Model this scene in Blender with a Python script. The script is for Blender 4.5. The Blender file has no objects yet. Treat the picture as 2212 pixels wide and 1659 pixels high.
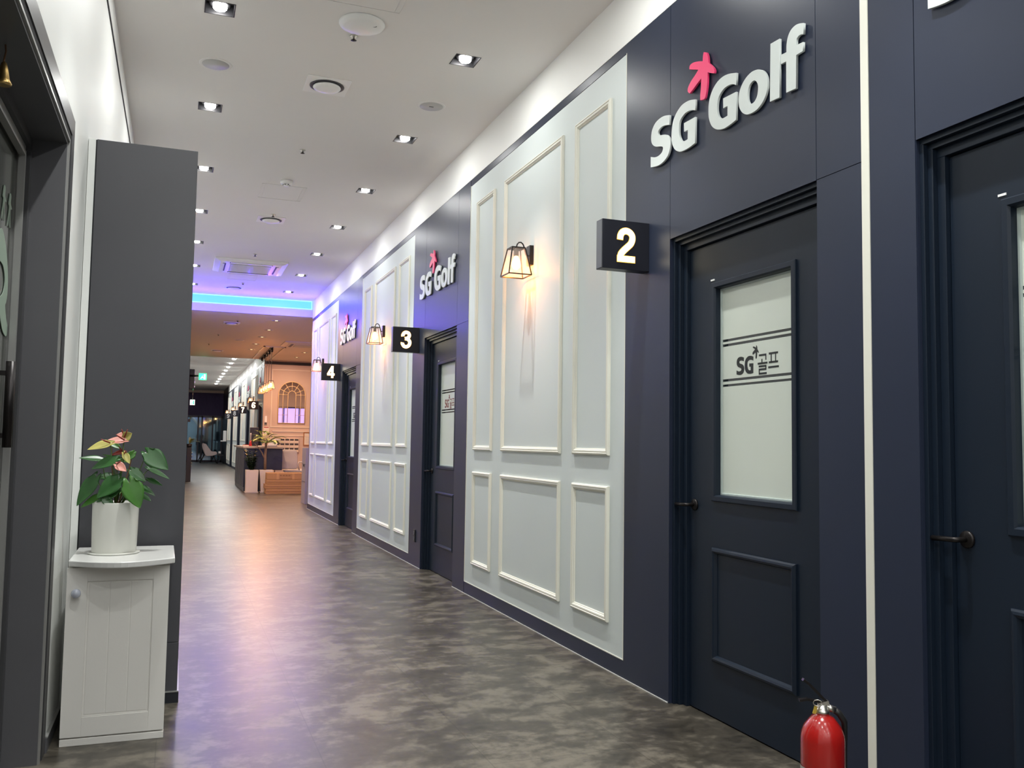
import bpy, bmesh, math, random
from mathutils import Vector, Matrix
PI = math.pi
C = bpy.context.scene.collection
sc = bpy.context.scene
random.seed(7)

# ------------------------------------------------------------------ camera
CAMH = 1.17
cam_d = bpy.data.cameras.new('camera'); cam = bpy.data.objects.new('camera', cam_d); C.objects.link(cam)
_r = Vector((0.93534, -0.35343, 0.01505)); _w = Vector((0.35175, 0.93372, 0.06671)); _u = _r.cross(_w).normalized(); _r = _w.cross(_u).normalized(); _w.normalize()
cam.matrix_world = Matrix(((_r.x, _u.x, -_w.x, 0), (_r.y, _u.y, -_w.y, 0), (_r.z, _u.z, -_w.z, CAMH), (0, 0, 0, 1)))
cam_d.sensor_width = 36.0; cam_d.sensor_fit = 'HORIZONTAL'; cam_d.lens = 1913.4 / 2212 * 36
cam_d.clip_start = 0.02; cam_d.clip_end = 200
sc.camera = cam
# ------------------------------------------------------------------ view + world
sc.view_settings.view_transform = 'Standard'; sc.view_settings.look = 'None'
sc.view_settings.gamma = 1.0; sc.view_settings.use_curve_mapping = False
sc.view_settings.exposure = 0.34
wd = bpy.data.worlds.new('world'); sc.world = wd; wd.use_nodes = True
wd.node_tree.nodes['Background'].inputs[0].default_value = (0.02, 0.025, 0.04, 1)
wd.node_tree.nodes['Background'].inputs[1].default_value = 0.3

DOWN_W = 5.2; DOWN_S = 150.0       # ceiling downlight power
DOWN_C = (0.985, 1.0, 0.975)
WARM_C = (1.0, 0.40, 0.13)

def lamp(kind, loc, power, color, parent=None, size=0.0, spot=None, blend=1.0, rot=None, name='lamp_light'):
    l = bpy.data.lights.new(name, kind); l.energy = power; l.color = color
    if kind == 'AREA': l.shape = 'DISK'; l.size = size
    if kind in ('POINT', 'SPOT'): l.shadow_soft_size = size
    if kind == 'SPOT': l.spot_size = math.radians(spot or 140); l.spot_blend = blend
    o = bpy.data.objects.new(name, l); C.objects.link(o); o.location = loc
    if rot: o.rotation_euler = rot
    if parent: o.parent = parent
    return o

# ------------------------------------------------------------------ materials
def mat(name, col, rough=0.5, metal=0.0, emit=None, es=0.0, var=0.0, vs=8.0, bump=0.0, bs=60.0, spec=0.5, trans=0.0, alpha=1.0, coat=0.0, vstretch=(1, 1, 1)):
    m = bpy.data.materials.new(name); m.use_nodes = True
    nt = m.node_tree; b = nt.nodes['Principled BSDF']
    b.inputs['Base Color'].default_value = (*col, 1); b.inputs['Roughness'].default_value = rough
    b.inputs['Metallic'].default_value = metal; b.inputs['Specular IOR Level'].default_value = spec
    if emit: b.inputs['Emission Color'].default_value = (*emit, 1); b.inputs['Emission Strength'].default_value = es
    if trans: b.inputs['Transmission Weight'].default_value = trans
    if alpha < 1: b.inputs['Alpha'].default_value = alpha
    if coat: b.inputs['Coat Weight'].default_value = coat; b.inputs['Coat Roughness'].default_value = 0.05
    if var or bump:
        tc = nt.nodes.new('ShaderNodeTexCoord'); mp = nt.nodes.new('ShaderNodeMapping'); mp.inputs['Scale'].default_value = vstretch
        nt.links.new(tc.outputs['Object'], mp.inputs['Vector'])
    if var:
        n = nt.nodes.new('ShaderNodeTexNoise'); n.inputs['Scale'].default_value = vs; n.inputs['Detail'].default_value = 5
        nt.links.new(mp.outputs[0], n.inputs['Vector'])
        mx = nt.nodes.new('ShaderNodeMix'); mx.data_type = 'RGBA'
        mx.inputs[6].default_value = (*[c * (1 - var) for c in col], 1); mx.inputs[7].default_value = (*[min(1, c * (1 + var)) for c in col], 1)
        nt.links.new(n.outputs['Fac'], mx.inputs[0]); nt.links.new(mx.outputs[2], b.inputs['Base Color'])
    if bump:
        n2 = nt.nodes.new('ShaderNodeTexNoise'); n2.inputs['Scale'].default_value = bs; n2.inputs['Detail'].default_value = 3
        nt.links.new(mp.outputs[0], n2.inputs['Vector'])
        bp = nt.nodes.new('ShaderNodeBump'); bp.inputs['Strength'].default_value = bump; bp.inputs['Distance'].default_value = 0.01
        nt.links.new(n2.outputs['Fac'], bp.inputs['Height']); nt.links.new(bp.outputs[0], b.inputs['Normal'])
    return m

M = {}
M['white_wall'] = mat('white_wall_paint', (0.86, 0.875, 0.85), 0.55, var=0.02, vs=2, bump=0.03, bs=40)
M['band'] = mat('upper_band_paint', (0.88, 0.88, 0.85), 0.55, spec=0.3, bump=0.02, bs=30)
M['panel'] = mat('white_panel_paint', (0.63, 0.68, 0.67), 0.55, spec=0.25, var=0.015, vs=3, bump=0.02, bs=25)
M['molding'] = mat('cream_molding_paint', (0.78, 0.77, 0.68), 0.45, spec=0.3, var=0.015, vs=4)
M['ceiling'] = mat('ceiling_paint', (0.84, 0.82, 0.80), 0.75, var=0.015, vs=3, bump=0.02, bs=80)
M['navy'] = mat('navy_film', (0.021, 0.028, 0.052), 0.38, spec=0.3, var=0.06, vs=3, bump=0.035, bs=6)
M['navy_door'] = mat('navy_door_film', (0.008, 0.0145, 0.027), 0.42, spec=0.3, var=0.05, vs=5, bump=0.02, bs=30)
M['seam'] = mat('dark_seam', (0.012, 0.014, 0.02), 0.6, var=0.1)
M['grey_film'] = mat('charcoal_laminate', (0.062, 0.062, 0.072), 0.42, var=0.05, vs=4, bump=0.03, bs=250)
M['black'] = mat('black_plastic', (0.012, 0.012, 0.014), 0.4, var=0.1)
M['black_metal'] = mat('black_metal', (0.02, 0.017, 0.017), 0.35, 0.6, var=0.1)
M['downbox'] = mat('black_housing', (0.03, 0.03, 0.034), 0.4, 0.3, var=0.1)
M['letter'] = mat('pale_acrylic', (0.66, 0.71, 0.69), 0.35, var=0.01)
M['pink'] = mat('pink_acrylic', (0.90, 0.06, 0.19), 0.35, var=0.02)
M['lampglass'] = mat('lantern_glass', (1.0, 0.80, 0.70), 0.05, trans=0.0, alpha=0.22, spec=0.6)
M['bulb'] = mat('warm_bulb', (1, 0.7, 0.3), 0.3, emit=(1.0, 0.50, 0.12), es=11)
M['filament'] = mat('bulb_core', (1, 0.9, 0.7), 0.3, emit=(1.0, 0.72, 0.35), es=60)
M['down_emit'] = mat('white_lamp', (1, 1, 1), 0.3, emit=(1.0, 0.98, 0.94), es=40)
M['warm_emit'] = mat('warm_downlamp', (1, 0.9, 0.6), 0.3, emit=(1.0, 0.82, 0.42), es=1.6)
M['num'] = mat('lit_numeral', (1, 1, 0.9), 0.4, emit=(1.0, 0.93, 0.74), es=3.2)
M['num_edge'] = mat('lit_numeral_edge', (1, 0.6, 0.1), 0.4, emit=(1.0, 0.42, 0.03), es=1.5)
M['num_off'] = mat('unlit_numeral', (0.75, 0.75, 0.74), 0.4, var=0.01)
M['signbox'] = mat('sign_box_black', (0.009, 0.010, 0.018), 0.4, var=0.08)
M['signside'] = mat('sign_side_grey', (0.10, 0.105, 0.12), 0.4, var=0.05)
M['frost'] = mat('frosted_film', (0.64, 0.69, 0.62), 0.42, var=0.02, vs=2)
M['pane'] = mat('dark_window_glass', (0.02, 0.025, 0.028), 0.06, spec=0.6, var=0.1)
M['decal'] = mat('dark_decal', (0.012, 0.016, 0.016), 0.5, var=0.05)
M['decal_red'] = mat('red_brown_decal', (0.20, 0.05, 0.03), 0.5, var=0.05)
M['bead'] = mat('pale_glazing_bead', (0.45, 0.52, 0.50), 0.35, var=0.02)
M['white_gloss'] = mat('white_plastic', (0.9, 0.9, 0.89), 0.28, var=0.01)
M['grille'] = mat('grey_grille', (0.55, 0.54, 0.53), 0.5, var=0.05, vs=200)
M['slot'] = mat('dark_slot', (0.05, 0.05, 0.055), 0.5, var=0.1)
M['chrome'] = mat('chrome', (0.7, 0.7, 0.7), 0.18, 1.0, var=0.05)
M['cabinet'] = mat('white_cabinet_vinyl', (0.84, 0.82, 0.78), 0.45, var=0.012, vs=4, bump=0.02, bs=120)
M['cabtop'] = mat('white_cabinet_top', (0.72, 0.72, 0.70), 0.25, var=0.015, vs=10)
M['knob'] = mat('blue_white_knob', (0.55, 0.58, 0.68), 0.2, coat=0.5, var=0.02)
M['pot'] = mat('white_ceramic', (0.66, 0.66, 0.61), 0.3, var=0.015, vs=5)
M['soil'] = mat('soil', (0.03, 0.022, 0.015), 0.9, var=0.5, vs=60, bump=0.5, bs=80)
M['leaf'] = mat('green_leaf', (0.022, 0.095, 0.018), 0.32, var=0.35, vs=25)
M['leaf_light'] = mat('light_green_leaf', (0.055, 0.17, 0.025), 0.35, var=0.3, vs=25)
M['stem'] = mat('green_stem', (0.09, 0.15, 0.03), 0.5, var=0.3, vs=30)
M['red_stem'] = mat('reddish_stem', (0.22, 0.10, 0.03), 0.5, var=0.3, vs=30)
M['spathe_green'] = mat('green_pink_spathe', (0.46, 0.42, 0.12), 0.3, var=0.35, vs=14)
M['spathe_pink'] = mat('pink_spathe', (0.72, 0.30, 0.24), 0.3, var=0.3, vs=16)
M['spathe_red'] = mat('dark_red_spathe', (0.25, 0.03, 0.02), 0.3, var=0.3, vs=16)
M['red'] = mat('red_enamel', (0.38, 0.009, 0.007), 0.22, coat=0.6, var=0.06, vs=10)
M['rubber'] = mat('black_rubber', (0.015, 0.015, 0.016), 0.45, var=0.1)
M['steel'] = mat('brushed_steel', (0.62, 0.60, 0.55), 0.28, 1.0, var=0.08, vs=30)
M['yellow'] = mat('yellow_tag', (0.55, 0.40, 0.06), 0.4, var=0.05)
M['tape'] = mat('silver_band', (0.5, 0.48, 0.46), 0.3, 0.4, var=0.05)
M['gold'] = mat('brass', (0.62, 0.42, 0.16), 0.28, 1.0, var=0.15, vs=20)
M['rope'] = mat('brown_cord', (0.15, 0.07, 0.03), 0.8, var=0.3, vs=100)
M['frame_grey'] = mat('grey_door_metal', (0.075, 0.075, 0.08), 0.34, 0.3, var=0.06, vs=6)
M['frame_light'] = mat('light_edge_metal', (0.36, 0.36, 0.35), 0.35, 0.5, var=0.05)
M['frame_dark'] = mat('dark_reveal_metal', (0.12, 0.12, 0.13), 0.4, 0.2, var=0.05)
M['gasket'] = mat('black_felt_gasket', (0.01, 0.01, 0.012), 0.9, bump=0.3, bs=400)
M['door_glass'] = mat('grey_tinted_glass', (0.10, 0.105, 0.095), 0.12, spec=0.5, var=0.15, vs=2)
M['door_decal'] = mat('pale_green_film', (0.27, 0.35, 0.28), 0.5, var=0.04)
M['cyan'] = mat('cyan_lightbox', (0.01, 0.03, 0.04), 0.4, emit=(0.15, 0.62, 1.0), es=1.0)
M['cyan_edge'] = mat('cyan_lightbox_edge', (0.02, 0.04, 0.04), 0.4, emit=(0.34, 0.90, 1.0), es=1.25)
M['fascia'] = mat('fascia_paint', (0.50, 0.49, 0.50), 0.5, var=0.01)
M['low_ceiling'] = mat('lobby_ceiling_paint', (0.74, 0.66, 0.60), 0.6, var=0.015)
M['peach'] = mat('peach_wall_paint', (0.60, 0.47, 0.39), 0.45, var=0.015)
M['peach_trim'] = mat('peach_trim_paint', (0.76, 0.66, 0.55), 0.4, var=0.01)
M['mirror'] = mat('mirror_glass', (0.85, 0.85, 0.85), 0.02, 1.0)
M['gold_paint'] = mat('gold_frame', (0.85, 0.66, 0.38), 0.4, 0.3, var=0.08)
M['counter'] = mat('slate_counter', (0.085, 0.10, 0.125), 0.38, var=0.06)
M['counter_navy'] = mat('navy_counter_panel', (0.022, 0.032, 0.06), 0.4, var=0.06)
M['beige_top'] = mat('beige_worktop', (0.42, 0.36, 0.30), 0.35, var=0.05)
M['card'] = mat('cardboard', (0.42, 0.235, 0.10), 0.8, var=0.10, vs=12)
M['card_dark'] = mat('cardboard_edge', (0.27, 0.14, 0.06), 0.85, var=0.15, vs=18)
M['card_tape'] = mat('packing_tape', (0.52, 0.30, 0.12), 0.4, var=0.05)
M['planter'] = mat('cream_planter', (0.66, 0.60, 0.50), 0.4, var=0.02)
M['bark'] = mat('pale_trunk', (0.24, 0.17, 0.10), 0.7, var=0.3, vs=30)
M['yleaf'] = mat('yellow_green_leaf', (0.28, 0.33, 0.05), 0.4, var=0.4, vs=10)
M['dleaf'] = mat('dark_leaf', (0.02, 0.05, 0.02), 0.3, var=0.4, vs=20)
M['wleaf'] = mat('pale_variegated_leaf', (0.40, 0.46, 0.36), 0.4, var=0.3, vs=20)
M['mesh_white'] = mat('white_mesh_fabric', (0.60, 0.55, 0.50), 0.7, var=0.1, vs=80)
M['chair_white'] = mat('blush_upholstery', (0.66, 0.52, 0.50), 0.6, var=0.03)
M['exit_green'] = mat('green_exit_panel', (0.05, 0.6, 0.25), 0.4, emit=(0.04, 0.75, 0.30), es=1.4)
M['exit_white'] = mat('white_exit_panel', (0.8, 1, 0.9), 0.4, emit=(0.7, 1.0, 0.85), es=2.2)
M['purple_dark'] = mat('dark_violet_blind', (0.05, 0.028, 0.11), 0.6, var=0.2, vs=2, vstretch=(10, 1, 1))
M['end_glass'] = mat('night_glass', (0.12, 0.20, 0.27), 0.04, metal=0.85, spec=0.8, var=0.4, vs=0.6)
M['end_frame'] = mat('dark_aluminium', (0.02, 0.018, 0.025), 0.35, 0.4, var=0.1)
M['violet_glass'] = mat('violet_lit_blind', (0.5, 0.4, 0.8), 0.4, emit=(0.42, 0.30, 0.95), es=1.3, var=0.1, vs=2)
M['paper'] = mat('paper', (0.72, 0.68, 0.60), 0.7, var=0.02)
M['wood'] = mat('orange_wood_frame', (0.34, 0.15, 0.05), 0.45, var=0.15, vs=20)
M['laptop'] = mat('grey_laptop', (0.3, 0.29, 0.32), 0.35, 0.4, var=0.05)
M['caulk'] = mat('white_caulk', (0.5, 0.5, 0.48), 0.6, var=0.05)
M['grey_cab'] = mat('grey_steel_cabinet', (0.38, 0.36, 0.35), 0.4, 0.1, var=0.03)

def floor_mat():
    m = bpy.data.materials.new('stone_look_vinyl_floor'); m.use_nodes = True; nt = m.node_tree; N = nt.nodes; K = nt.links
    b = N['Principled BSDF']
    tc = N.new('ShaderNodeTexCoord')
    def noise(sc_, det, vec, rough=0.55, dist=0.0):
        mp = N.new('ShaderNodeMapping'); mp.inputs['Scale'].default_value = vec; K.new(tc.outputs['Object'], mp.inputs['Vector'])
        n = N.new('ShaderNodeTexNoise'); n.inputs['Scale'].default_value = sc_; n.inputs['Detail'].default_value = det
        n.inputs['Roughness'].default_value = rough; n.inputs['Distortion'].default_value = dist
        K.new(mp.outputs[0], n.inputs['Vector']); return n
    n1 = noise(6.0, 9, (0.9, 1.15, 1), 0.64, 0.25); n2 = noise(1.1, 3, (1, 1, 1)); n3 = noise(26, 4, (1, 1.0, 1), 0.6)
    add = N.new('ShaderNodeMath'); add.operation = 'MULTIPLY_ADD'; add.inputs[1].default_value = 0.45; K.new(n2.outputs['Fac'], add.inputs[0]); K.new(n1.outputs['Fac'], add.inputs[2])
    add2 = N.new('ShaderNodeMath'); add2.operation = 'MULTIPLY_ADD'; add2.inputs[1].default_value = 0.30; K.new(n3.outputs['Fac'], add2.inputs[0]); K.new(add.outputs[0], add2.inputs[2])
    cr = N.new('ShaderNodeValToRGB'); e = cr.color_ramp.elements
    e[0].position = 0.66; e[0].color = (0.026, 0.023, 0.018, 1); e[1].position = 1.16; e[1].color = (0.145, 0.128, 0.100, 1)
    x = cr.color_ramp.elements.new(0.86); x.color = (0.062, 0.054, 0.042, 1)
    mr = N.new('ShaderNodeMapRange'); mr.inputs[1].default_value = 0.0; mr.inputs[2].default_value = 1.2; mr.inputs[3].default_value = 0; mr.inputs[4].default_value = 1.2
    K.new(add2.outputs[0], cr.inputs['Fac'])
    # tile seams
    bt = N.new('ShaderNodeTexBrick'); mp = N.new('ShaderNodeMapping'); mp.inputs['Rotation'].default_value = (0, 0, PI / 2); mp.inputs['Location'].default_value = (0.25, 0.03, 0)
    K.new(tc.outputs['Object'], mp.inputs['Vector']); K.new(mp.outputs[0], bt.inputs['Vector'])
    bt.inputs['Scale'].default_value = 1.0; bt.inputs['Brick Width'].default_value = 1.15; bt.inputs['Row Height'].default_value = 0.575
    bt.inputs['Mortar Size'].default_value = 0.0024; bt.offset = 0.5; bt.inputs['Mortar Smooth'].default_value = 0.2
    bt.inputs['Color1'].default_value = (1, 1, 1, 1); bt.inputs['Color2'].default_value = (0.9, 0.9, 0.9, 1); bt.inputs['Mortar'].default_value = (0.6, 0.6, 0.6, 1)
    mx = N.new('ShaderNodeMix'); mx.data_type = 'RGBA'; mx.blend_type = 'MULTIPLY'; mx.inputs[0].default_value = 1.0
    K.new(cr.outputs[0], mx.inputs[6]); K.new(bt.outputs['Color'], mx.inputs[7]); K.new(mx.outputs[2], b.inputs['Base Color'])
    rr = N.new('ShaderNodeMapRange'); rr.inputs[3].default_value = 0.27; rr.inputs[4].default_value = 0.40; K.new(n1.outputs['Fac'], rr.inputs[0]); K.new(rr.outputs[0], b.inputs['Roughness'])
    bp = N.new('ShaderNodeBump'); bp.inputs['Strength'].default_value = 0.10; bp.inputs['Distance'].default_value = 0.006; K.new(n1.outputs['Fac'], bp.inputs['Height']); K.new(bp.outputs[0], b.inputs['Normal'])
    b.inputs['Specular IOR Level'].default_value = 0.5
    return m
M['floor'] = floor_mat()

# ------------------------------------------------------------------ mesh helpers
class MB:
    def __init__(s): s.v = []; s.f = []; s.sm = []
    def add(s, vs, fs, smooth=False):
        o = len(s.v); s.v += [tuple(p) for p in vs]; s.f += [tuple(i + o for i in f) for f in fs]; s.sm += [smooth] * len(fs); return s
    def box(s, x0, x1, y0, y1, z0, z1):
        if x0 > x1: x0, x1 = x1, x0
        if y0 > y1: y0, y1 = y1, y0
        if z0 > z1: z0, z1 = z1, z0
        v = [(x0, y0, z0), (x1, y0, z0), (x1, y1, z0), (x0, y1, z0), (x0, y0, z1), (x1, y0, z1), (x1, y1, z1), (x0, y1, z1)]
        return s.add(v, [(0, 3, 2, 1), (4, 5, 6, 7), (0, 1, 5, 4), (1, 2, 6, 5), (2, 3, 7, 6), (3, 0, 4, 7)])
    def loft(s, rings, cap0=True, cap1=True, smooth=True, closed=True):
        n = len(rings[0]); v = [p for r in rings for p in r]; f = []
        for i in range(len(rings) - 1):
            for j in range(n if closed else n - 1):
                a = i * n + j; b = i * n + (j + 1) % n; f.append((a, b, b + n, a + n))
        s.add(v, f, smooth)
        if closed and cap0: s.add(rings[0], [tuple(reversed(range(n)))])
        if closed and cap1: s.add(rings[-1], [tuple(range(n))])
        return s
    def lathe(s, prof, c=(0, 0, 0), n=32, smooth=True, cap0=True, cap1=True, axis='z'):
        rings = []
        for r, z in prof:
            ring = []
            for k in range(n):
                a = 2 * PI * k / n; x, y = r * math.cos(a), r * math.sin(a)
                if axis == 'z': p = (c[0] + x, c[1] + y, c[2] + z)
                elif axis == 'x': p = (c[0] + z, c[1] + x, c[2] + y)
                else: p = (c[0] + y, c[1] + z, c[2] + x)
                ring.append(p)
            rings.append(ring)
        return s.loft(rings, cap0, cap1, smooth)
    def tube(s, pts, r, n=8, smooth=True):
        pts = [Vector(p) for p in pts]; rr = r if isinstance(r, (list, tuple)) else [r] * len(pts)
        rings = []; t0 = (pts[1] - pts[0]).normalized(); up = Vector((0, 0, 1)) if abs(t0.z) < 0.9 else Vector((1, 0, 0))
        nrm = t0.cross(up).normalized()
        for i, p in enumerate(pts):
            t = (pts[min(i + 1, len(pts) - 1)] - pts[max(i - 1, 0)]).normalized()
            nrm = (nrm - t * nrm.dot(t)).normalized(); bn = t.cross(nrm)
            rings.append([tuple(p + (nrm * math.cos(2 * PI * k / n) + bn * math.sin(2 * PI * k / n)) * rr[i]) for k in range(n)])
        return s.loft(rings, True, True, smooth)
    def bar(s, a, b, w, h=None):
        a = Vector(a); b = Vector(b); h = h or w; t = (b - a).normalized(); up = Vector((0, 0, 1)) if abs(t.z) < 0.95 else Vector((0, 1, 0))
        n = t.cross(up).normalized() * w / 2; m = n.cross(t).normalized() * h / 2
        r = lambda p: [tuple(p + n + m), tuple(p - n + m), tuple(p - n - m), tuple(p + n - m)]
        return s.loft([r(a), r(b)], True, True, False)
    def mesh(s, name):
        me = bpy.data.meshes.new(name); me.from_pydata(s.v, [], s.f); me.validate(); me.update()
        if len(me.polygons) == len(s.sm): me.polygons.foreach_set('use_smooth', s.sm)
        bm = bmesh.new(); bm.from_mesh(me); bmesh.ops.remove_doubles(bm, verts=bm.verts, dist=1e-6) if len(s.v) < 4000 else None
        bmesh.ops.recalc_face_normals(bm, faces=bm.faces); bm.to_mesh(me); bm.free()
        return me
    def build(s, name, material, parent=None, bevel=0.0, seg=2):
        me = s.mesh(name); me.materials.append(M[material] if isinstance(material, str) else material)
        o = bpy.data.objects.new(name, me); C.objects.link(o)
        if parent: o.parent = parent
        if bevel:
            md = o.modifiers.new('bevel', 'BEVEL'); md.width = bevel; md.segments = seg; md.limit_method = 'ANGLE'; md.angle_limit = 0.7
        return o

def tag(o, label, cat, group=None):
    o['label'] = label; o['category'] = cat
    if group: o['group'] = group
    return o
def thing(name, label, cat, loc=(0, 0, 0), group=None):
    o = bpy.data.objects.new(name, None); C.objects.link(o); o.location = loc; o.empty_display_size = 0.1
    return tag(o, label, cat, group)
def struct(o): o['kind'] = 'structure'; return o
def sroot(name, loc=(0, 0, 0)):
    o = bpy.data.objects.new(name, None); C.objects.link(o); o.location = loc; o['kind'] = 'structure'; return o
def copy_tree(o, parent=None):
    c = o.copy(); C.objects.link(c)
    if parent: c.parent = parent
    for ch in [x for x in bpy.data.objects if x.parent == o and x.type != 'LIGHT']: copy_tree(ch, c)
    return c
def place(proto, loc, label, first, group=None):
    o = proto if first else copy_tree(proto)
    o.location = loc; o['label'] = label
    if group: o['group'] = group
    return o

def smooth_outline(pts, sub=5):
    n = len(pts); out = []
    for i in range(n):
        p0, p1, p2, p3 = pts[i - 1], pts[i], pts[(i + 1) % n], pts[(i + 2) % n]
        P1, P2 = Vector(p1[:2]), Vector(p2[:2]); P0 = Vector(p0[:2]); P3 = Vector(p3[:2])
        out.append(tuple(P1))
        if p1[2] and p2[2]: continue
        if p1[2]: P0 = P1
        if p2[2]: P3 = P2
        for k in range(1, sub):
            t = k / sub
            q = 0.5 * ((2 * P1) + (P2 - P0) * t + (2 * P0 - 5 * P1 + 4 * P2 - P3) * t * t + (3 * P1 - P0 - 3 * P2 + P3) * t ** 3)
            out.append(tuple(q))
    return out
def curve_mesh(polys, depth, bevel=0.0):
    cu = bpy.data.curves.new('outline', 'CURVE'); cu.dimensions = '2D'; cu.fill_mode = 'BOTH'; cu.extrude = depth / 2; cu.bevel_depth = bevel
    for p in polys:
        sp = cu.splines.new('POLY'); sp.points.add(len(p) - 1)
        for i, q in enumerate(p): sp.points[i].co = (q[0], q[1], 0, 1)
        sp.use_cyclic_u = True
    return cu_to_mesh(cu)
def cu_to_mesh(cu):
    o = bpy.data.objects.new('tmp', cu); C.objects.link(o); bpy.context.view_layer.update()
    me = bpy.data.meshes.new_from_object(o.evaluated_get(bpy.context.evaluated_depsgraph_get()))
    bpy.data.objects.remove(o); return me
def text_mesh(txt, size, depth, offset=0.0):
    cu = bpy.data.curves.new('txt', 'FONT'); cu.body = txt; cu.size = size; cu.extrude = depth / 2; cu.offset = offset; cu.align_x = 'CENTER'; cu.resolution_u = 8
    return cu_to_mesh(cu)
def mesh_obj(name, me, material, parent=None):
    me.name = name; me.materials.clear(); me.materials.append(M[material])
    o = bpy.data.objects.new(name, me); C.objects.link(o)
    if parent: o.parent = parent
    return o
# 2D (u,v,d) -> right wall facing -x : u runs toward the camera (-y), v up, d out of the wall
WALL = Matrix(((0, 0, -1, 0), (-1, 0, 0, 0), (0, 1, 0, 0), (0, 0, 0, 1)))
# 2D -> facing -y (towards camera): u = +x, v = z, d = -y
FACE = Matrix(((1, 0, 0, 0), (0, 0, -1, 0), (0, 1, 0, 0), (0, 0, 0, 1)))
def xf(me, mtx): me.transform(mtx); me.update(); return me

def slab_holes(mb, plane, val, u0, u1, v0, v1, holes):
    us = sorted({u0, u1, *[h[0] for h in holes], *[h[1] for h in holes]}); vs = sorted({v0, v1, *[h[2] for h in holes], *[h[3] for h in holes]})
    us = [u for u in us if u0 <= u <= u1]; vs = [v for v in vs if v0 <= v <= v1]
    for j in range(len(vs) - 1):
        vm = (vs[j] + vs[j + 1]) / 2; run = None
        for i in range(len(us) - 1):
            um = (us[i] + us[i + 1]) / 2
            hole = any(h[0] < um < h[1] and h[2] < vm < h[3] for h in holes)
            if not hole and run is None: run = us[i]
            if run is not None and (hole or i == len(us) - 2):
                e = us[i] if hole else us[i + 1]
                q = [(run, vs[j]), (e, vs[j]), (e, vs[j + 1]), (run, vs[j + 1])]
                if plane == 'z': mb.add([(a, b, val) for a, b in q], [(0, 1, 2, 3)])
                if plane == 'x': mb.add([(val, a, b) for a, b in q], [(0, 1, 2, 3)])
                run = None

# ------------------------------------------------------------------ dimensions
XR, XL = 2.142, -0.417
HC, HL, HN = 3.584, 3.305, 3.275
YB, YC, YE = 15.57, 24.30, 47.0
W0 = [4.034, 8.457, 12.87]                  # near edges of the white panels
FW0 = [26.42, 30.84, 35.26, 39.68]
WL = 2.64

# ------------------------------------------------------------------ floor, ceilings
struct(MB().box(-6, 6, -7.5, 48, -0.12, 0).build('floor', 'floor'))
LX, RX = 0.137, 1.620
left_rows = [(LX, 5.11 + 1.588 * k) for k in range(-7, 7)]
right_rows = [(RX, 5.23 + 1.585 * k) for k in range(-7, 7)]
dl = left_rows + right_rows
HS = 0.082
holes = [(x - HS, x + HS, y - HS, y + HS) for x, y in dl]
mb = MB(); slab_holes(mb, 'z', HC, XL, XR, -7.5, YB, holes); mb.box(XL - .2, XR + .2, -7.5, YB, HC + .13, HC + .2)
struct(mb.build('ceiling', 'ceiling'))
far_dl = [(1.525, 27.83 + 1.62 * k) for k in range(9)]
fh = [(x - HS, x + HS, y - HS, y + HS) for x, y in far_dl + [(.1, 27.9 + 3.2 * k) for k in range(5)]]
mb = MB(); slab_holes(mb, 'z', HC, -3, XR, YC + .06, YE, fh); mb.box(-3, XR, YC + .06, YE, HC + .13, HC + .2)
struct(mb.build('ceiling_far_hall', 'ceiling'))
low_dl = [(1.60, 16.32), (1.607, 17.78), (1.587, 19.07), (1.584, 20.53), (1.585, 21.86), (2.85, 22.0), (2.83, 23.36)]
LS = 0.055
lh = [(x - LS, x + LS, y - LS, y + LS) for x, y in low_dl + [(-1.2, 17.5), (-1.2, 20.5), (-3.5, 19.0), (4.0, 18.0), (.1, 18.6), (.1, 21.6)]]
mb = MB(); slab_holes(mb, 'z', HL, -6, 6, YB + .08, YC, lh); slab_holes(mb, 'z', HL, XR, 6, YC, 24.6, [])
mb.box(-6, 6, YB + .08, YC + .06, HL + .10, HL + .16)
struct(mb.build('ceiling_lobby', 'low_ceiling'))
# fascia above the lobby entrance with the light strip
fa = struct(MB().box(XL - .2, XR, YB, YB + .08, HL, HC + .05).build('trim_1', 'fascia'))
MB().box(-6, XR, YC, YC + .06, HL, HC + .1).build('fascia_back', 'fascia', fa)
lb = thing('light_strip', 'long cyan light strip across the beam at the end of the corridor ceiling', 'light strip', (0, YB, 0))
MB().box(XL + .02, XR - .035, -.012, -.001, HC - .135, HC - .012).build('light_panel', 'cyan', lb)
eb = MB(); eb.box(XL + .02, XR - .02, -.016, -.001, HC - .147, HC - .135); eb.box(XL + .02, XR - .02, -.016, -.001, HC - .014, HC - .002); eb.box(XR - .035, XR - .02, -.016, -.001, HC - .147, HC - .002)
eb.build('light_border', 'cyan_edge', lb)
for k in range(8): lamp('POINT', (XL + .2 + .31 * k, -.48, HC - .30), 11, (0.065, 0.03, 1.0), lb, size=0.0)

# ------------------------------------------------------------------ walls
DOORS = [2.11] + [w - .441 for w in W0] + [w - .441 for w in FW0]     # far edge of each opening
DW, DH = 1.022, 2.14
def right_wall(name, y0, y1, openings):
    mb = MB()
    ys = sorted(openings)
    slab_holes(mb, 'x', XR, y0, y1, 0, HC, [(d - DW, d, -1, DH) for d in ys])
    for d in ys:   # reveals
        mb.add([(XR, d, 0), (XR + .12, d, 0), (XR + .12, d, DH), (XR, d, DH)], [(0, 1, 2, 3)])
        mb.add([(XR, d - DW, 0), (XR + .12, d - DW, 0), (XR + .12, d - DW, DH), (XR, d - DW, DH)], [(0, 1, 2, 3)])
        mb.add([(XR, d - DW, DH), (XR + .12, d - DW, DH), (XR + .12, d, DH), (XR, d, DH)], [(0, 1, 2, 3)])
    mb.box(XR + .12, XR + .16, y0, y1, 0, HC)
    return struct(mb.build(name, 'navy'))
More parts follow.
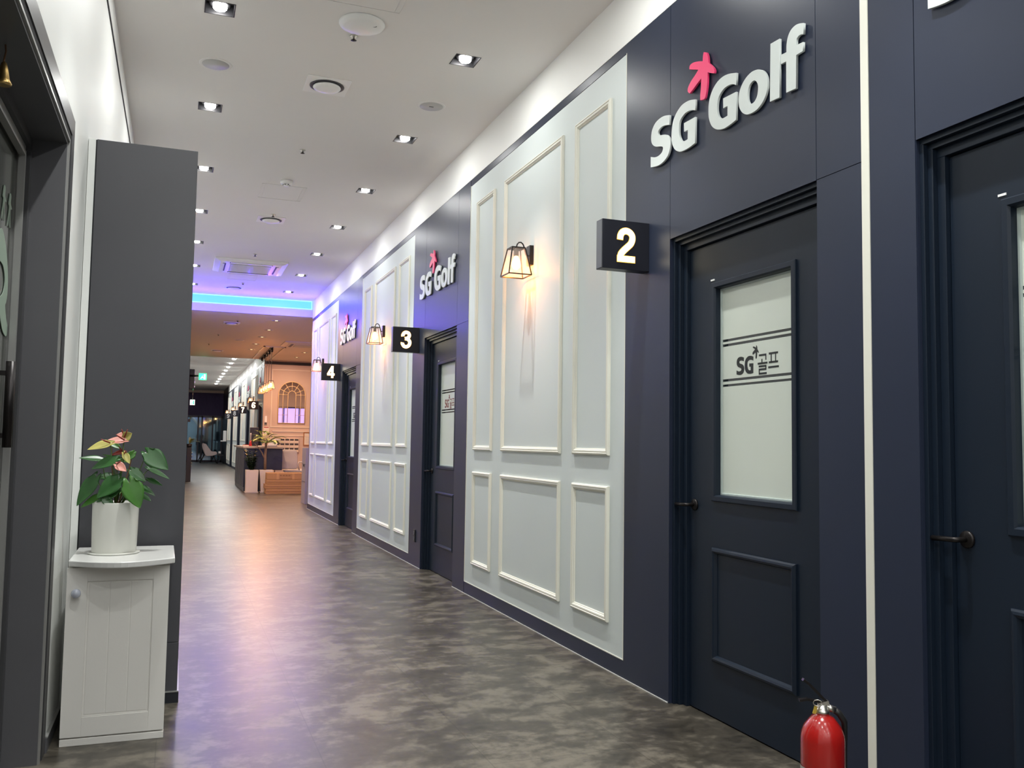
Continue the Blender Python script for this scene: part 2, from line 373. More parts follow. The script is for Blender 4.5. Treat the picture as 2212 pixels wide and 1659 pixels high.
wr = right_wall('wall_right', -7.5, 15.60, DOORS[:4])
MB().add([(XR, 15.6, 0), (XR + .16, 15.6, 0), (XR + .16, 15.6, HC), (XR, 15.6, HC)], [(0, 1, 2, 3)]).build('wall_end', 'navy', wr)
# upper white band, navy film fields with fine gaps
struct(MB().box(XR - .006, XR + .01, -7.5, YB, HN, HC).build('trim_2', 'band'))
struct(MB().box(XR - .006, XR + .01, 24.6, 42.4, HN, HC).build('trim_3', 'band'))
G = 0.0015
def film(mb, a, b, d):    # navy field from a to b with an opening ending at d
    x0, x1 = XR - .004, XR + .006
    mb.box(x0, x1, a, d - DW - G, 0, DH - G); mb.box(x0, x1, a, d - DW - G, DH + G, HN); mb.box(x0, x1, d - DW + G, d - G, DH, HN); mb.box(x0, x1, d + G, b, 0, HN)
mb = MB(); film(mb, 1.09 - .6, 2.306, 2.11)
for w in W0: film(mb, w - (1.69 if w < 5 else 1.775), w, w - .441)
for w in W0: mb.box(XR - .003, XR + .006, w, min(w + WL, 15.6), 3.225, HN); mb.box(XR - .003, XR + .006, w, min(w + WL, 15.6), 0, .092)
mb.box(XR - .004, XR + .006, -7.5, .485, 0, HN)
mb.build('navy_film', 'navy', wr)
struct(MB().box(XR - .006, XR + .004, 2.308, 2.343, 0, HC - .02).build('trim_4', 'molding'))
# thin white caulk line at the floor
mb = MB()
for a, b in ((2.12, 2.565), (3.60, 6.99), (8.02, 11.40), (12.435, 15.6)): mb.box(XR - .009, XR - .004, a, b, 0, .004)
mb.build('caulk_line', 'caulk', wr)
wf = right_wall('wall_right_far', 24.66, 42.4, DOORS[4:])
mb = MB()
for w in FW0:
    film(mb, w - 1.76, w, w - .441); mb.box(XR - .003, XR + .006, w, w + WL, 3.225, HN); mb.box(XR - .003, XR + .006, w, w + WL, 0, .092)
mb.build('navy_film', 'navy', wf)
struct(MB().box(XR, XR + .16, 42.4, YE, 0, HC).build('wall_right_end', 'end_frame'))

# panelled white fields with picture-frame mouldings
def ring_frame(mb, y0, y1, z0, z1, w, prof, x):
    """mitred moulding: prof = [(inset, height)] cross-section"""
    rings = []
    for ins, hgt in prof:
        rings.append([(x - hgt, y0 + ins, z0 + ins), (x - hgt, y1 - ins, z0 + ins), (x - hgt, y1 - ins, z1 - ins), (x - hgt, y0 + ins, z1 - ins)])
    n = len(rings); v = [p for r in rings for p in r]; f = []
    for i in range(n - 1):
        for j in range(4): a = i * 4 + j; b = i * 4 + (j + 1) % 4; f.append((a, b, b + 4, a + 4))
    mb.add(v, f)
PROF = [(0, 0), (0, .011), (.004, .016), (.010, .018), (.015, .014), (.019, .016), (.025, .015), (.030, .008), (.034, .007), (.036, 0)]
def white_panel(n, loc):
    r = sroot('trim_%d' % n, loc)
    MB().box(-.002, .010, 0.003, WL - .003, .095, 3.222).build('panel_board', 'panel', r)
    for a, b in ((.166, .621), (.801, 1.826), (2.036, 2.451)):
        for z0, z1 in ((1.113, 3.045), (.247, .950)):
            m = MB(); ring_frame(m, a, b, z0, z1, .036, PROF, -.002); m.build('molding', 'molding', r)
    e = MB(); e.box(-.005, .002, 0.0, .006, .092, 3.225); e.box(-.005, .002, WL - .006, WL, .092, 3.225); e.box(-.005, .002, 0, WL, .090, .095); e.build('edge_bead', 'molding', r)
    return r
wp = white_panel(5, (XR, W0[0], 0))
for i, w in enumerate(W0[1:] + FW0):
    c = copy_tree(wp); c.name = 'trim_%d' % (6 + i); c.location = (XR, w, 0)

# left wall with the glass door opening
DY1, DY0, DZ = 3.745, 1.10, 2.386
mb = MB(); slab_holes(mb, 'x', XL, -7.5, YB, 0, HC, [(DY0, DY1 - .02, -1, DZ - .02)]); mb.box(XL - .35, XL - .30, -7.5, YB, 0, HC)
wl = struct(mb.build('wall_left', 'white_wall'))
MB().box(XL, XL + .006, DY1, YB, 3.385, 3.397).box(XL, XL + .004, DY1, YB, 3.405, 3.410).build('shadow_groove', 'seam', wl)
MB().box(XL, XL + .006, -7.5, DY1, 3.385, 3.397).build('shadow_groove', 'seam', wl)
bb = struct(MB().box(XL, XL + .010, DY1, YB, 0, .055).build('baseboard_left', 'frame_dark'))
MB().box(XL, XL + .012, DY1, YB, .055, .060).build('top_bead', 'frame_light', bb)
struct(MB().box(XL - .4, XR + .2, -7.6, -7.5, 0, HC).build('wall_back', 'white_wall'))

# glass entrance door on the left
dr = sroot('door_9', (XL, 0, 0))
def portal(mb, x0, x1, o, w):   # inverted-U frame: o = outer offset from (DY1, DZ), w = width
    y1 = DY1 - o; z1 = DZ - o; y0 = DY0 + o
    mb.box(x0, x1, y1 - w, y1, 0, z1); mb.box(x0, x1, y0, y0 + w, 0, z1); mb.box(x0, x1, y0 + w, y1 - w, z1 - w, z1)
m = MB(); portal(m, -.006, .004, 0, .075); m.build('casing', 'frame_grey', dr)
m = MB(); portal(m, -.02, .0005, .075, .030); m.build('gasket', 'gasket', dr)
m = MB(); portal(m, -.006, .002, .105, .010); m.build('light_edge', 'frame_light', dr)
m = MB(); portal(m, -.12, -.006, .105, .02); m.build('reveal', 'frame_dark', dr)
m = MB(); portal(m, -.155, -.12, .119, .045); m.build('door_frame', 'frame_grey', dr)
m = MB(); portal(m, -.160, -.135, .166, .026); portal(m, -.150, -.128, .194, .018); m.build('glass_channel', 'frame_light', dr)
m = MB(); m.box(-.170, -.160, DY0 + .13, DY1 - .13, 0.0, DZ - .13); m.build('glass_pane', 'door_glass', dr)
def blob(points, name, parent, material, loc, th=.002):
    me = curve_mesh([smooth_outline([(a, b, 0) for a, b in points])], th); o = mesh_obj(name, me, material, parent)
    if name == 'window_decal': o.data.transform(Matrix.Translation((0, 1.86, 0)) @ Matrix.Scale(.78, 4, (0, 1, 0)) @ Matrix.Translation((0, -1.86, 0)))
    o.data.transform(Matrix(((0, 0, 1, 0), (1, 0, 0, 0), (0, 1, 0, 0), (0, 0, 0, 1)))); o.location = loc; return o
blob([(3.33, 1.86), (3.385, 1.845), (3.44, 1.79), (3.49, 1.70), (3.50, 1.62), (3.485, 1.57), (3.47, 1.55), (3.50, 1.50), (3.53, 1.47), (3.53, 1.43), (3.50, 1.42), (3.44, 1.44), (3.38, 1.50), (3.34, 1.55), (3.42, 1.60), (3.44, 1.66), (3.40, 1.71), (3.33, 1.72), (3.28, 1.70), (3.27, 1.80)], 'window_decal', dr, 'door_decal', (-.157, 0, 0))
for yy in (3.345, 3.455):
    blob([(yy, 2.01), (yy + .022, 2.005), (yy + .02, 1.98), (yy + .045, 1.965), (yy + .02, 1.955), (yy + .03, 1.90), (yy + .018, 1.90), (yy + .005, 1.94), (yy - .012, 1.895), (yy - .022, 1.90), (yy - .006, 1.96), (yy - .02, 1.97)], 'figure_decal', dr, 'door_decal', (-.157, 0, 0))
m = MB(); m.tube([(-.115, 3.385, 1.42), (-.115, 3.385, 1.13)], .016, 12); m.bar((-.16, 3.385, 1.38), (-.115, 3.385, 1.38), .016); m.bar((-.16, 3.385, 1.17), (-.115, 3.385, 1.17), .016); m.build('door_handle', 'black_metal', dr)
# brass door chime
ch = thing('door_chime', 'brass door chime hanging on a brown cord at the top of the glass door', 'chime', (-.49, 2.76, 2.262)); ch.scale = (.6, .6, 1)
m = MB(); m.lathe([(.004, -.05), (.012, -.055), (.020, -.075), (.027, -.10), (.036, -.112), (.034, -.116), (.001, -.112)], n=20); m.build('bell', 'gold', ch)
m = MB(); m.tube([(0, 0, .005), (.004, .003, -.02), (-.003, 0, -.052)], .004, 8); m.build('cord', 'rope', ch)

# lobby / far hall shell
struct(MB().box(-6.1, -6, YB, 26.1, 0, HL).build('wall_lobby_left', 'fascia'))
struct(MB().box(-6, XL - .30, YB, YB + .08, 0, HL).build('wall_lobby_front', 'fascia'))
wa = struct(MB().box(XR, 6, 24.6, 24.66, 0, HC).build('wall_alcove_back', 'peach'))
struct(MB().box(5.0, 5.1, YB, 24.6, 0, HL).build('wall_alcove_right', 'peach'))
struct(MB().box(XR + .16, 5, 15.6, 15.7, 0, HL).build('wall_alcove_front', 'peach'))
struct(MB().box(-6, -.6, 26.0, 26.1, 0, HC).build('wall_lobby_back', 'fascia'))
struct(MB().box(-.7, -.6, 26.1, YE, 0, HC).build('wall_far_left', 'fascia'))
struct(MB().box(XR + .01, 5, 24.57, 24.6, 3.20, 3.275).build('trim_11', 'seam'))
struct(MB().box(XR + .25, 5, 24.578, 24.6, 1.395, 1.42).box(XR + .25, 5, 24.585, 24.6, 1.375, 1.40).build('trim_12', 'peach_trim'))
def yframe(mb, x0, x1, z0, z1, y, w=.035, d=.015):
    mb.box(x0, x1, y - d, y, z1 - w, z1); mb.box(x0, x1, y - d, y, z0, z0 + w); mb.box(x0, x0 + w, y - d, y, z0 + w, z1 - w); mb.box(x1 - w, x1, y - d, y, z0 + w, z1 - w)
mb = MB(); yframe(mb, 2.335, 3.75, 1.50, 3.075, 24.6, .03); mb2 = MB(); yframe(mb2, 2.335, 3.75, .15, 1.30, 24.6, .03)
struct(mb.build('trim_13', 'peach_trim')); struct(mb2.build('trim_14', 'peach_trim'))
# violet window in the front alcove wall (seen in the mirror)
wv = sroot('window_1', (0, 15.7, 0))
MB().box(3.1, 4.75, 0, .01, .9, 2.35).build('lit_blind', 'violet_glass', wv)
m = MB()
for x in (3.1, 3.65, 4.2, 4.75): m.box(x - .02, x + .02, 0, .03, .9, 2.35)
m.box(3.1, 4.75, 0, .03, 2.33, 2.38); m.build('window_frame', 'seam', wv)

# far end: dark upper blind wall and glass doors
we = struct(MB().box(-.7, XR, YE, YE + .1, 2.30, HC).build('wall_end_upper', 'purple_dark'))
m = MB()
for k in range(14): x = -.65 + .2 * k; m.box(x, x + .19, YE - .03, YE - .005, 2.42, 3.42)
m.build('blind_slats', 'purple_dark', we)
struct(MB().box(-.7, XR, YE - .12, YE, 3.46, HC).build('trim_15', 'peach'))
ge = sroot('window_2', (0, YE, 0))
m = MB()
for x in (-.68, .30, .98, 1.16, 1.66, 2.10): m.box(x - .035, x + .035, -.06, .0, 0, 2.3)
m.box(-.7, XR, -.06, 0, 2.22, 2.32); m.box(-.7, XR, -.06, 0, 0, .10); m.build('window_frame', 'end_frame', ge)
MB().box(-.7, XR, -.02, -.01, .08, 2.24).build('glass_pane', 'end_glass', ge)
m = MB()
for x in (.92, 1.22): m.tube([(x, -.12, .85), (x, -.12, 1.35)], .015, 8)
m.build('door_handle', 'chrome', ge)

# ------------------------------------------------------------------ room doors
OUT = {
'S':[(0.209,0.185,1),(0.208,0.139,1),(0.177,0.148,0),(0.145,0.153,0),(0.116,0.15,0),(0.102,0.14,0),(0.104,0.127,0),(0.117,0.117,0),(0.154,0.108,0),(0.182,0.098,0),(0.201,0.083,0),(0.213,0.065,0),(0.217,0.042,0),(0.21,0.017,0),(0.192,-0.006,0),(0.16,-0.021,0),(0.122,-0.027,0),(0.079,-0.024,0),(0.033,-0.015,1),(0.033,0.036,1),(0.074,0.022,0),(0.108,0.019,0),(0.136,0.025,0),(0.148,0.036,0),(0.15,0.046,0),(0.143,0.054,0),(0.122,0.062,0),(0.083,0.073,0),(0.059,0.086,0),(0.042,0.104,0),(0.036,0.126,0),(0.039,0.151,0),(0.048,0.17,0),(0.073,0.19,0),(0.111,0.199,0),(0.158,0.198,0)],
'G':[(0.433,0.179,1),(0.431,0.13,1),(0.41,0.139,0),(0.381,0.146,0),(0.351,0.147,0),(0.334,0.143,0),(0.312,0.134,0),(0.297,0.118,0),(0.293,0.091,0),(0.295,0.064,0),(0.306,0.04,0),(0.321,0.024,0),(0.343,0.017,0),(0.369,0.017,1),(0.37,0.061,1),(0.339,0.062,1),(0.337,0.102,1),(0.431,0.099,1),(0.429,-0.019,1),(0.39,-0.024,0),(0.347,-0.025,0),(0.304,-0.02,0),(0.273,-0.006,0),(0.251,0.012,0),(0.235,0.038,0),(0.228,0.069,0),(0.231,0.107,0),(0.241,0.142,0),(0.264,0.168,0),(0.295,0.186,0),(0.329,0.195,0),(0.381,0.193,0)],
'H':[(0.745,0.178,1),(0.742,0.128,1),(0.716,0.142,0),(0.687,0.147,0),(0.658,0.146,0),(0.632,0.136,0),(0.613,0.119,0),(0.604,0.094,0),(0.604,0.067,0),(0.613,0.042,0),(0.629,0.025,0),(0.65,0.018,0),(0.681,0.018,1),(0.681,0.061,1),(0.65,0.062,1),(0.649,0.104,1),(0.743,0.098,1),(0.741,-0.02,1),(0.701,-0.026,0),(0.657,-0.028,0),(0.62,-0.021,0),(0.59,-0.008,0),(0.563,0.014,0),(0.545,0.045,0),(0.538,0.077,0),(0.54,0.117,0),(0.551,0.148,0),(0.575,0.176,0),(0.609,0.194,0),(0.65,0.2,0),(0.694,0.194,0)],
'o':[(0.901,0.13,0),(0.927,0.113,0),(0.945,0.087,0),(0.951,0.062,0),(0.949,0.034,0),(0.936,0.007,0),(0.913,-0.014,0),(0.88,-0.027,0),(0.84,-0.028,0),(0.81,-0.021,0),(0.783,-0.002,0),(0.765,0.025,0),(0.76,0.054,0),(0.765,0.086,0),(0.783,0.112,0),(0.811,0.131,0),(0.845,0.14,0),(0.875,0.138,0)],
'oh':[(0.864,0.1,0),(0.881,0.089,0),(0.891,0.07,0),(0.891,0.048,0),(0.884,0.026,0),(0.867,0.011,0),(0.847,0.009,0),(0.834,0.015,0),(0.824,0.033,0),(0.822,0.057,0),(0.827,0.08,0),(0.841,0.096,0)],
'l':[(0.972,0.205,1),(1.027,0.202,1),(1.025,-0.029,1),(0.967,-0.025,1)],
'f':[(1.168,0.201,1),(1.166,0.16,1),(1.151,0.165,0),(1.137,0.164,0),(1.127,0.156,0),(1.124,0.134,1),(1.164,0.13,1),(1.163,0.097,1),(1.125,0.097,1),(1.122,-0.03,1),(1.066,-0.026,1),(1.067,0.097,1),(1.036,0.098,1),(1.036,0.134,1),(1.069,0.131,1),(1.07,0.161,0),(1.079,0.189,0),(1.097,0.207,0),(1.123,0.213,0),(1.146,0.209,0)],
'star':[(0.5,0.369,1),(0.521,0.359,1),(0.532,0.337,0),(0.536,0.306,1),(0.555,0.289,0),(0.576,0.267,0),(0.584,0.252,0),(0.581,0.242,1),(0.555,0.253,0),(0.53,0.267,1),(0.528,0.225,0),(0.521,0.187,0),(0.51,0.159,0),(0.496,0.156,0),(0.473,0.161,1),(0.473,0.186,0),(0.478,0.216,0),(0.48,0.258,1),(0.447,0.247,0),(0.414,0.234,0),(0.385,0.225,1),(0.37,0.239,0),(0.372,0.257,0),(0.397,0.277,0),(0.431,0.292,0),(0.457,0.307,1),(0.422,0.322,0),(0.383,0.338,1),(0.387,0.354,0),(0.414,0.356,0),(0.455,0.345,0),(0.492,0.331,1),(0.494,0.352,0)],
}
SM = {k: smooth_outline(v) for k, v in OUT.items()}
ls = thing('wall_lettering', '', 'sign', (0, 0, 0), 'raised letter signs along the corridor wall')
for k, polys in (('S', ['S']), ('G', ['G']), ('H', ['H']), ('o', ['o', 'oh']), ('l', ['l']), ('f', ['f'])):
    o = mesh_obj('letter', xf(curve_mesh([SM[p] for p in polys], .009, .0006), WALL), 'letter', ls); o.location = (-.011, 0, 0)
o = mesh_obj('star_figure', xf(curve_mesh([SM['star']], .009, .0006), WALL), 'pink', ls); o.location = (-.011, 0, 0)
for i, (y, lab) in enumerate(((3.784, 'large white raised lettering with pink star figure above the door with the lit 2 sign'),
        (3.784 + 4.423, 'white raised lettering with pink star figure above the door with the lit 3 sign'),
        (3.784 + 8.836, 'white raised lettering with magenta star figure above the door with the lit 4 sign'),
        (2.036 + .033, 'white raised lettering cut off by the top right corner of the view'),
        (FW0[0] - .25, 'small distant raised lettering above the door beside the 6 sign'),
        (FW0[1] - .25, 'small distant raised lettering beyond the 6 sign, beside the 7 sign'),
        (FW0[2] - .25, 'tiny distant raised lettering beside the unlit 8 sign'),
        (FW0[3] - .25, 'tiny distant raised lettering beside the unlit 9 sign'))):
    place(ls, (XR - .004, y, 2.544), lab, i == 0)

LEAFX = 0.068
def door_leaf(n, d, decal_mat):
    r = sroot('door_%d' % n, (XR, d, 0))      # local y: 0 at the far edge of the opening, negative toward the camera
    m = MB()   # stepped frame
    for (x0, x1, w) in ((.012, .030, .016), (.030, .050, .034), (.050, .098, .062)):
        m.box(x0, x1, -w, 0, 0, DH - w); m.box(x0, x1, -DW, -DW + w, 0, DH - w); m.box(x0, x1, -DW, 0, DH - w, DH)
    m.build('door_frame', 'navy_door', r, 0.0015)
    y0, y1 = -DW + .064, -.064
    gy0, gy1, gz0, gz1 = -.793, -.277, .958, 1.866
    m = MB(); m.box(LEAFX, LEAFX + .04, y0, gy0, .006, 2.074); m.box(LEAFX, LEAFX + .04, gy1, y1, .006, 2.074); m.box(LEAFX, LEAFX + .04, gy0, gy1, .006, gz0); m.box(LEAFX, LEAFX + .04, gy0, gy1, gz1, 2.074)
    leaf = m.build('door_panel', 'navy_door', r)
    m = MB(); ring_frame(m, gy0 - .028, gy1 + .028, gz0 - .028, gz1 + .028, .03, [(0, 0), (0, .008), (.004, .012), (.022, .012), (.028, .004), (.030, -.020)], LEAFX); m.build('glazing_frame', 'navy_door', leaf)
    m = MB(); ring_frame(m, gy0, gy1, gz0, gz1, .03, [(0, -.018), (.008, -.018), (.010, -.026)], LEAFX); m.build('glazing_bead', 'bead', leaf)
    m = MB(); ring_frame(m, -.812, -.252, .243, .730, .03, [(0, 0), (0, .008), (.006, .014), (.014, .016), (.022, .012), (.026, .004), (.028, 0)], LEAFX); m.build('molding', 'navy_door', leaf)
    pane = MB().box(LEAFX + .026, LEAFX + .032, gy0, gy1, gz0, gz1).build('glass_pane', 'pane', leaf)
    m = MB(); xs = (LEAFX + .0245, LEAFX + .0262)
    for a, b in ((gz0, 1.430), (1.440, 1.452), (1.463, 1.606), (1.617, 1.627), (1.638, gz1)): m.box(xs[0], xs[1], gy0 + .002, gy1 - .002, a, b)
    m.build('frosted_film', 'frost', pane)
    # printed logo on the film: letters, star and the two Hangul syllables
    sx = .118 / .398; gz = 1.512
    for k in ('S', 'G'):
        me = curve_mesh([[((u - .033) * sx, (v + .02) * .075 / .22) for u, v in SM[k]]], .0006); xf(me, WALL); o = mesh_obj('printed_letter', me, decal_mat, pane); o.location = (xs[0] - .0004, -.391, gz - .035)
    me = curve_mesh([[((u - .37) * .042 / .214 + .113, (v - .156) * .055 / .21 + .058) for u, v in SM['star']]], .0006); xf(me, WALL); o = mesh_obj('printed_star', me, decal_mat, pane); o.location = (xs[0] - .0004, -.391, gz - .035)
    m = MB(); X0 = xs[0] - .0008; X1 = xs[0]
    def st(u0, u1, v0, v1): m.box(X0, X1, -.391 - u1, -.391 - u0, gz - .035 + v0, gz - .035 + v1)
    t = .0078
    st(.157, .205, .066, .066 + t); st(.199, .205, .048, .066); st(.173, .179, .034, .054); st(.148, .212, .032, .032 + t)              # 고
    st(.155, .205, .020, .020 + t); st(.199, .205, .008, .024); st(.155, .205, .007, .007 + t); st(.155, .161, -.008, .010); st(.155, .207, -.010, -.010 + t)  # ㄹ
    st(.222, .280, .068, .068 + t); st(.234, .240, .036, .070); st(.262, .268, .036, .070); st(.222, .280, .032, .032 + t); st(.218, .285, .012, .012 + t)    # 프
    m.build('printed_syllable', decal_mat, pane)
    m = MB(); m.lathe([(.0, 0), (.026, 0), (.026, -.006), (.022, -.010), (.0, -.010)], (LEAFX, -.105, .905), 24, axis='x'); m.tube([(LEAFX - .005, -.105, .905), (LEAFX - .045, -.105, .905), (LEAFX - .050, -.10, .905), (LEAFX - .050, -.02, .903)], .008, 10); m.build('door_handle', 'black_metal', leaf)
    m = MB(); m.box(LEAFX - .003, LEAFX, -.262, -.235, 1.905, 1.912); m.build('name_tab', 'white_gloss', leaf)
    return r
d1 = door_leaf(1, DOORS[0], 'decal')
d2 = copy_tree(d1); d2.name = 'door_2'; d2.location.y = DOORS[1]
d3 = door_leaf(3, DOORS[2], 'decal_red')
for i, d in enumerate(DOORS[3:]):
    c = copy_tree(d1); c.name = 'door_%d' % (4 + i); c.location.y = d

# ------------------------------------------------------------------ number signs
def el(cx, cy, rx, ry, n=24): return [(cx + rx * math.cos(2 * PI * k / n), cy + ry * math.sin(2 * PI * k / n)) for k in range(n)] + [(cx + rx, cy)]
def sp(pts, sub=4):
    o = smooth_outline([(a, b, 0) for a, b in pts], sub); return o[:(len(pts) - 1) * sub + 1]
SIX = sp([(.085, .30), (.09, .52), (.13, .72), (.22, .87), (.33, .915), (.44, .87), (.50, .76)])
DIG = {'2': [sp([(.10, .66), (.13, .81), (.20, .89), (.31, .917), (.42, .88), (.495, .79), (.50, .67), (.45, .55), (.35, .45), (.22, .33), (.13, .22), (.10, .10)]), [(.02, .083), (.58, .083)]],
 '3': [sp([(.10, .69), (.13, .82), (.21, .90), (.31, .917), (.42, .88), (.475, .78), (.45, .66), (.36, .58), (.24, .55)]), sp([(.24, .55), (.38, .525), (.49, .43), (.51, .30), (.46, .17), (.36, .10), (.28, .083), (.17, .12), (.11, .20), (.08, .31)])],
 '4': [[(.42, 0), (.42, 1)], [(0, .29), (.60, .29)], [(.06, .30), (.40, .94)]],
 '6': [el(.30, .31, .213, .228), SIX], '9': [el(.30, .69, .213, .228), [(.60 - a, 1 - b) for a, b in SIX]],
 '7': [[(.02, .917), (.58, .917)], sp([(.50, .87), (.38, .66), (.28, .40), (.23, .0)])],
 '8': [el(.30, .73, .17, .188), el(.30, .30, .213, .217)]}
def number_sign(txt, loc, label, lit=True):
    r = thing('number_sign', label, 'sign', loc, 'number signs beside the room doors')
    m = MB(); m.box(-.256, 0, 0, .066, 0, .240); m.build('sign_box', 'signbox', r, .0015)
    m = MB(); m.box(-.2575, -.2562, .004, .062, .004, .236); m.build('side_panel', 'signside', r)
    def digit(w_, mt, nm, yy, th):
        m = MB(); H = .166
        for path in DIG[txt]:
            pts = [(p[0] - .30, p[1] - .5) for p in path]; closed = path[0] == path[-1]; n_ = len(pts); L_ = []; R_ = []
            for i in range(n_):
                a_ = pts[i - 1] if i else (pts[-2] if closed else pts[0]); b_ = pts[i + 1] if i < n_ - 1 else (pts[1] if closed else pts[-1])
                t_ = Vector((b_[0] - a_[0], b_[1] - a_[1])).normalized(); nn_ = Vector((-t_.y, t_.x)) * w_ / 2; c_ = Vector(pts[i])
                if not closed and i == 0: c_ = c_ - t_ * (w_ - .165) / 2
                if not closed and i == n_ - 1: c_ = c_ + t_ * (w_ - .165) / 2
                L_.append(c_ + nn_); R_.append(c_ - nn_)
            rg = [[(l.x * H, -th, l.y * H), (l.x * H, 0, l.y * H), (q.x * H, 0, q.y * H), (q.x * H, -th, q.y * H)] for l, q in zip(L_, R_)]
            m.loft(rg, not closed, not closed, False)
        o = m.build(nm, mt, r); o.location = (-.128, yy, .120)
    digit(.165, 'num' if lit else 'num_off', 'numeral', -.0012, .0016)
    if lit: digit(.205, 'num_edge', 'numeral_glow_edge', -.0002, .0010)
    return r
SY = lambda w: w - .244
for t, w, lab, lit in (('2', W0[0], 'black square sign with glowing numeral 2', True), ('3', W0[1], 'black square sign with glowing numeral 3', True), ('4', W0[2], 'black square sign with glowing numeral 4', True),
        ('6', FW0[0], 'small distant black sign with glowing numeral 6', True), ('7', FW0[1], 'small distant black sign with glowing numeral 7', True),
        ('8', FW0[2], 'small distant black sign with unlit grey numeral 8', False), ('9', FW0[3], 'small distant black sign with unlit grey numeral 9', False)):
    number_sign(t, (XR - .004, SY(w), 2.020), lab, lit)

# ------------------------------------------------------------------ wall lanterns
def lantern_body(par, cx, cz_top, cz_bot, ht=.045, hb=.078, glass=True):
    m = MB(); T = [(-ht, -ht), (ht, -ht), (ht, ht), (-ht, ht)]; B = [(-hb, -hb), (hb, -hb), (hb, hb), (-hb, hb)]; w = .007
    for i in range(4):
        a, b = T[i], T[(i + 1) % 4]; c, d = B[i], B[(i + 1) % 4]
        m.bar((cx + a[0], a[1], cz_top), (cx + b[0], b[1], cz_top), w); m.bar((cx + c[0], c[1], cz_bot), (cx + d[0], d[1], cz_bot), w); m.bar((cx + a[0], a[1], cz_top), (cx + c[0], c[1], cz_bot), w)
    m.bar((cx - ht, 0, cz_top), (cx + ht, 0, cz_top), .010)
    fr = m.build('lantern_frame', 'black_metal', par)
    if glass:
        for i in range(4):
            g = MB(); a, b = T[i], T[(i + 1) % 4]; c, d = B[i], B[(i + 1) % 4]
            q = .97
            g.add([(cx + a[0] * q, a[1] * q, cz_top), (cx + b[0] * q, b[1] * q, cz_top), (cx + d[0] * q, d[1] * q, cz_bot), (cx + c[0] * q, c[1] * q, cz_bot)], [(0, 1, 2, 3)])
            g.build('glass_pane', 'lampglass', fr)
    MB().lathe([(.0, 0), (.013, 0), (.016, -.012), (.016, -.05), (.0, -.05)], (cx, 0, cz_top), 16).build('socket', 'black_metal', par)
    z = cz_top - .05
    MB().lathe([(.010, 0), (.018, -.014), (.027, -.036), (.030, -.055), (.026, -.074), (.014, -.087), (.001, -.091)], (cx, 0, z), 20).build('bulb', 'bulb', par)
def wall_lantern():
    r = thing('wall_lantern', '', 'wall lamp', (0, 0, 0), 'wall lanterns on the white panels')
    MB().box(-.028, 0, -.032, .032, -.020, .110).build('backplate', 'black_metal', r, .002)
    pts = [(-.028, 0, .045), (-.040, 0, .040)] + [(-.085 + .040 * math.cos(a), 0, .085 + .045 * math.sin(a)) for a in [math.radians(x) for x in range(-30, 181, 21)]] + [(-.125, 0, .095)]
    pts = [(-.028, 0, .045), (-.036, 0, .042), (-.043, 0, .050), (-.048, 0, .070), (-.054, 0, .095), (-.064, 0, .118), (-.078, 0, .129), (-.093, 0, .127), (-.104, 0, .115), (-.109, 0, .098), (-.110, 0, .085)]
    MB().tube(pts, .0045, 10).build('arm', 'black_metal', r)
    lantern_body(r, -.110, .085, -.095)
    return r
wlp = wall_lantern()
for i, (w, lab) in enumerate(((W0[0], 'large black glass wall lantern lit orange on the panel between the 2 and 3 signs'), (W0[1], 'black glass wall lantern lit orange on the panel between the 3 and 4 signs'),
        (W0[2], 'black glass wall lantern just left of the 4 sign'), (FW0[0], 'tiny glowing wall lantern above the 6 sign in the far hall'), (FW0[1], 'tiny glowing wall lantern above the 7 sign in the far hall'),
        (FW0[2], 'tiny glowing wall lantern above the 8 sign in the far hall'), (FW0[3], 'tiny glowing wall lantern above the 9 sign in the far hall'))):
    o = place(wlp, (XR - .002, w + 1.312, 2.355), lab, i == 0)
    bx = o.location
    lamp('POINT', (-.110, 0, -.055), 6.0, (1.0, 0.30, 0.05), o, size=.024)

# ------------------------------------------------------------------ downlights
def downlight(drop=.012, lr=.038):
    r = thing('recessed_downlight', '', 'ceiling light', (0, 0, 0), 'recessed square downlights')
    m = MB(); s = .082; t = .006
    m.box(-s, -s + t, -s, s, -.001, .125); m.box(s - t, s, -s, s, -.001, .125); m.box(-s, s, -s, -s + t, -.001, .125); m.box(-s, s, s - t, s, -.001, .125); m.box(-s, s, -s, s, .12, .125)
    m.build('housing', 'downbox', r)
    m = MB(); m.lathe([(.040, .02), (.056, .02), (.060, .03), (.055, .075), (.030, .105), (.0, .11)], n=28, cap0=False); m.bar((-.072, 0, .035), (.072, 0, .035), .006); m.build('lamp_bezel', 'downbox', r)
    MB().lathe([(.0, -drop), (lr * .5, -drop + .002), (lr * .85, -drop + .007), (lr, -drop + .014), (lr, .05), (.0, .05)], n=24).build('lamp_lens', 'down_emit', r)
    return r
dlp = downlight(); first = True
ordn = ['nearest', 'second nearest', 'third nearest', 'fourth nearest', 'fifth nearest', 'sixth nearest', 'farthest']
for side, rows in (('left', left_rows), ('right', right_rows)):
    for k, (x, y) in enumerate(rows):
        vis = k - 7
        lab = '%s lit square downlight in view in the %s row of the corridor ceiling' % (ordn[vis], side) if vis >= 0 else 'added square fill downlight in the %s row above the camera, outside the view' % side
        o = place(dlp, (x, y, HC), lab, first); first = False
        if vis < 0: o['label'] = lab; o['group'] = 'added fill downlights outside the view'  # out-of-view rows are added as fill for surfaces facing the camera
        lamp('AREA', (0, 0, -.0135), DOWN_W * (1 if y > 2.5 else 2.2), DOWN_C, o, size=.075)
        lamp('SPOT', (0, 0, -.015), DOWN_S, DOWN_C, o, size=.03, spot=66, blend=1.0)
dlf = downlight(.035, .055)
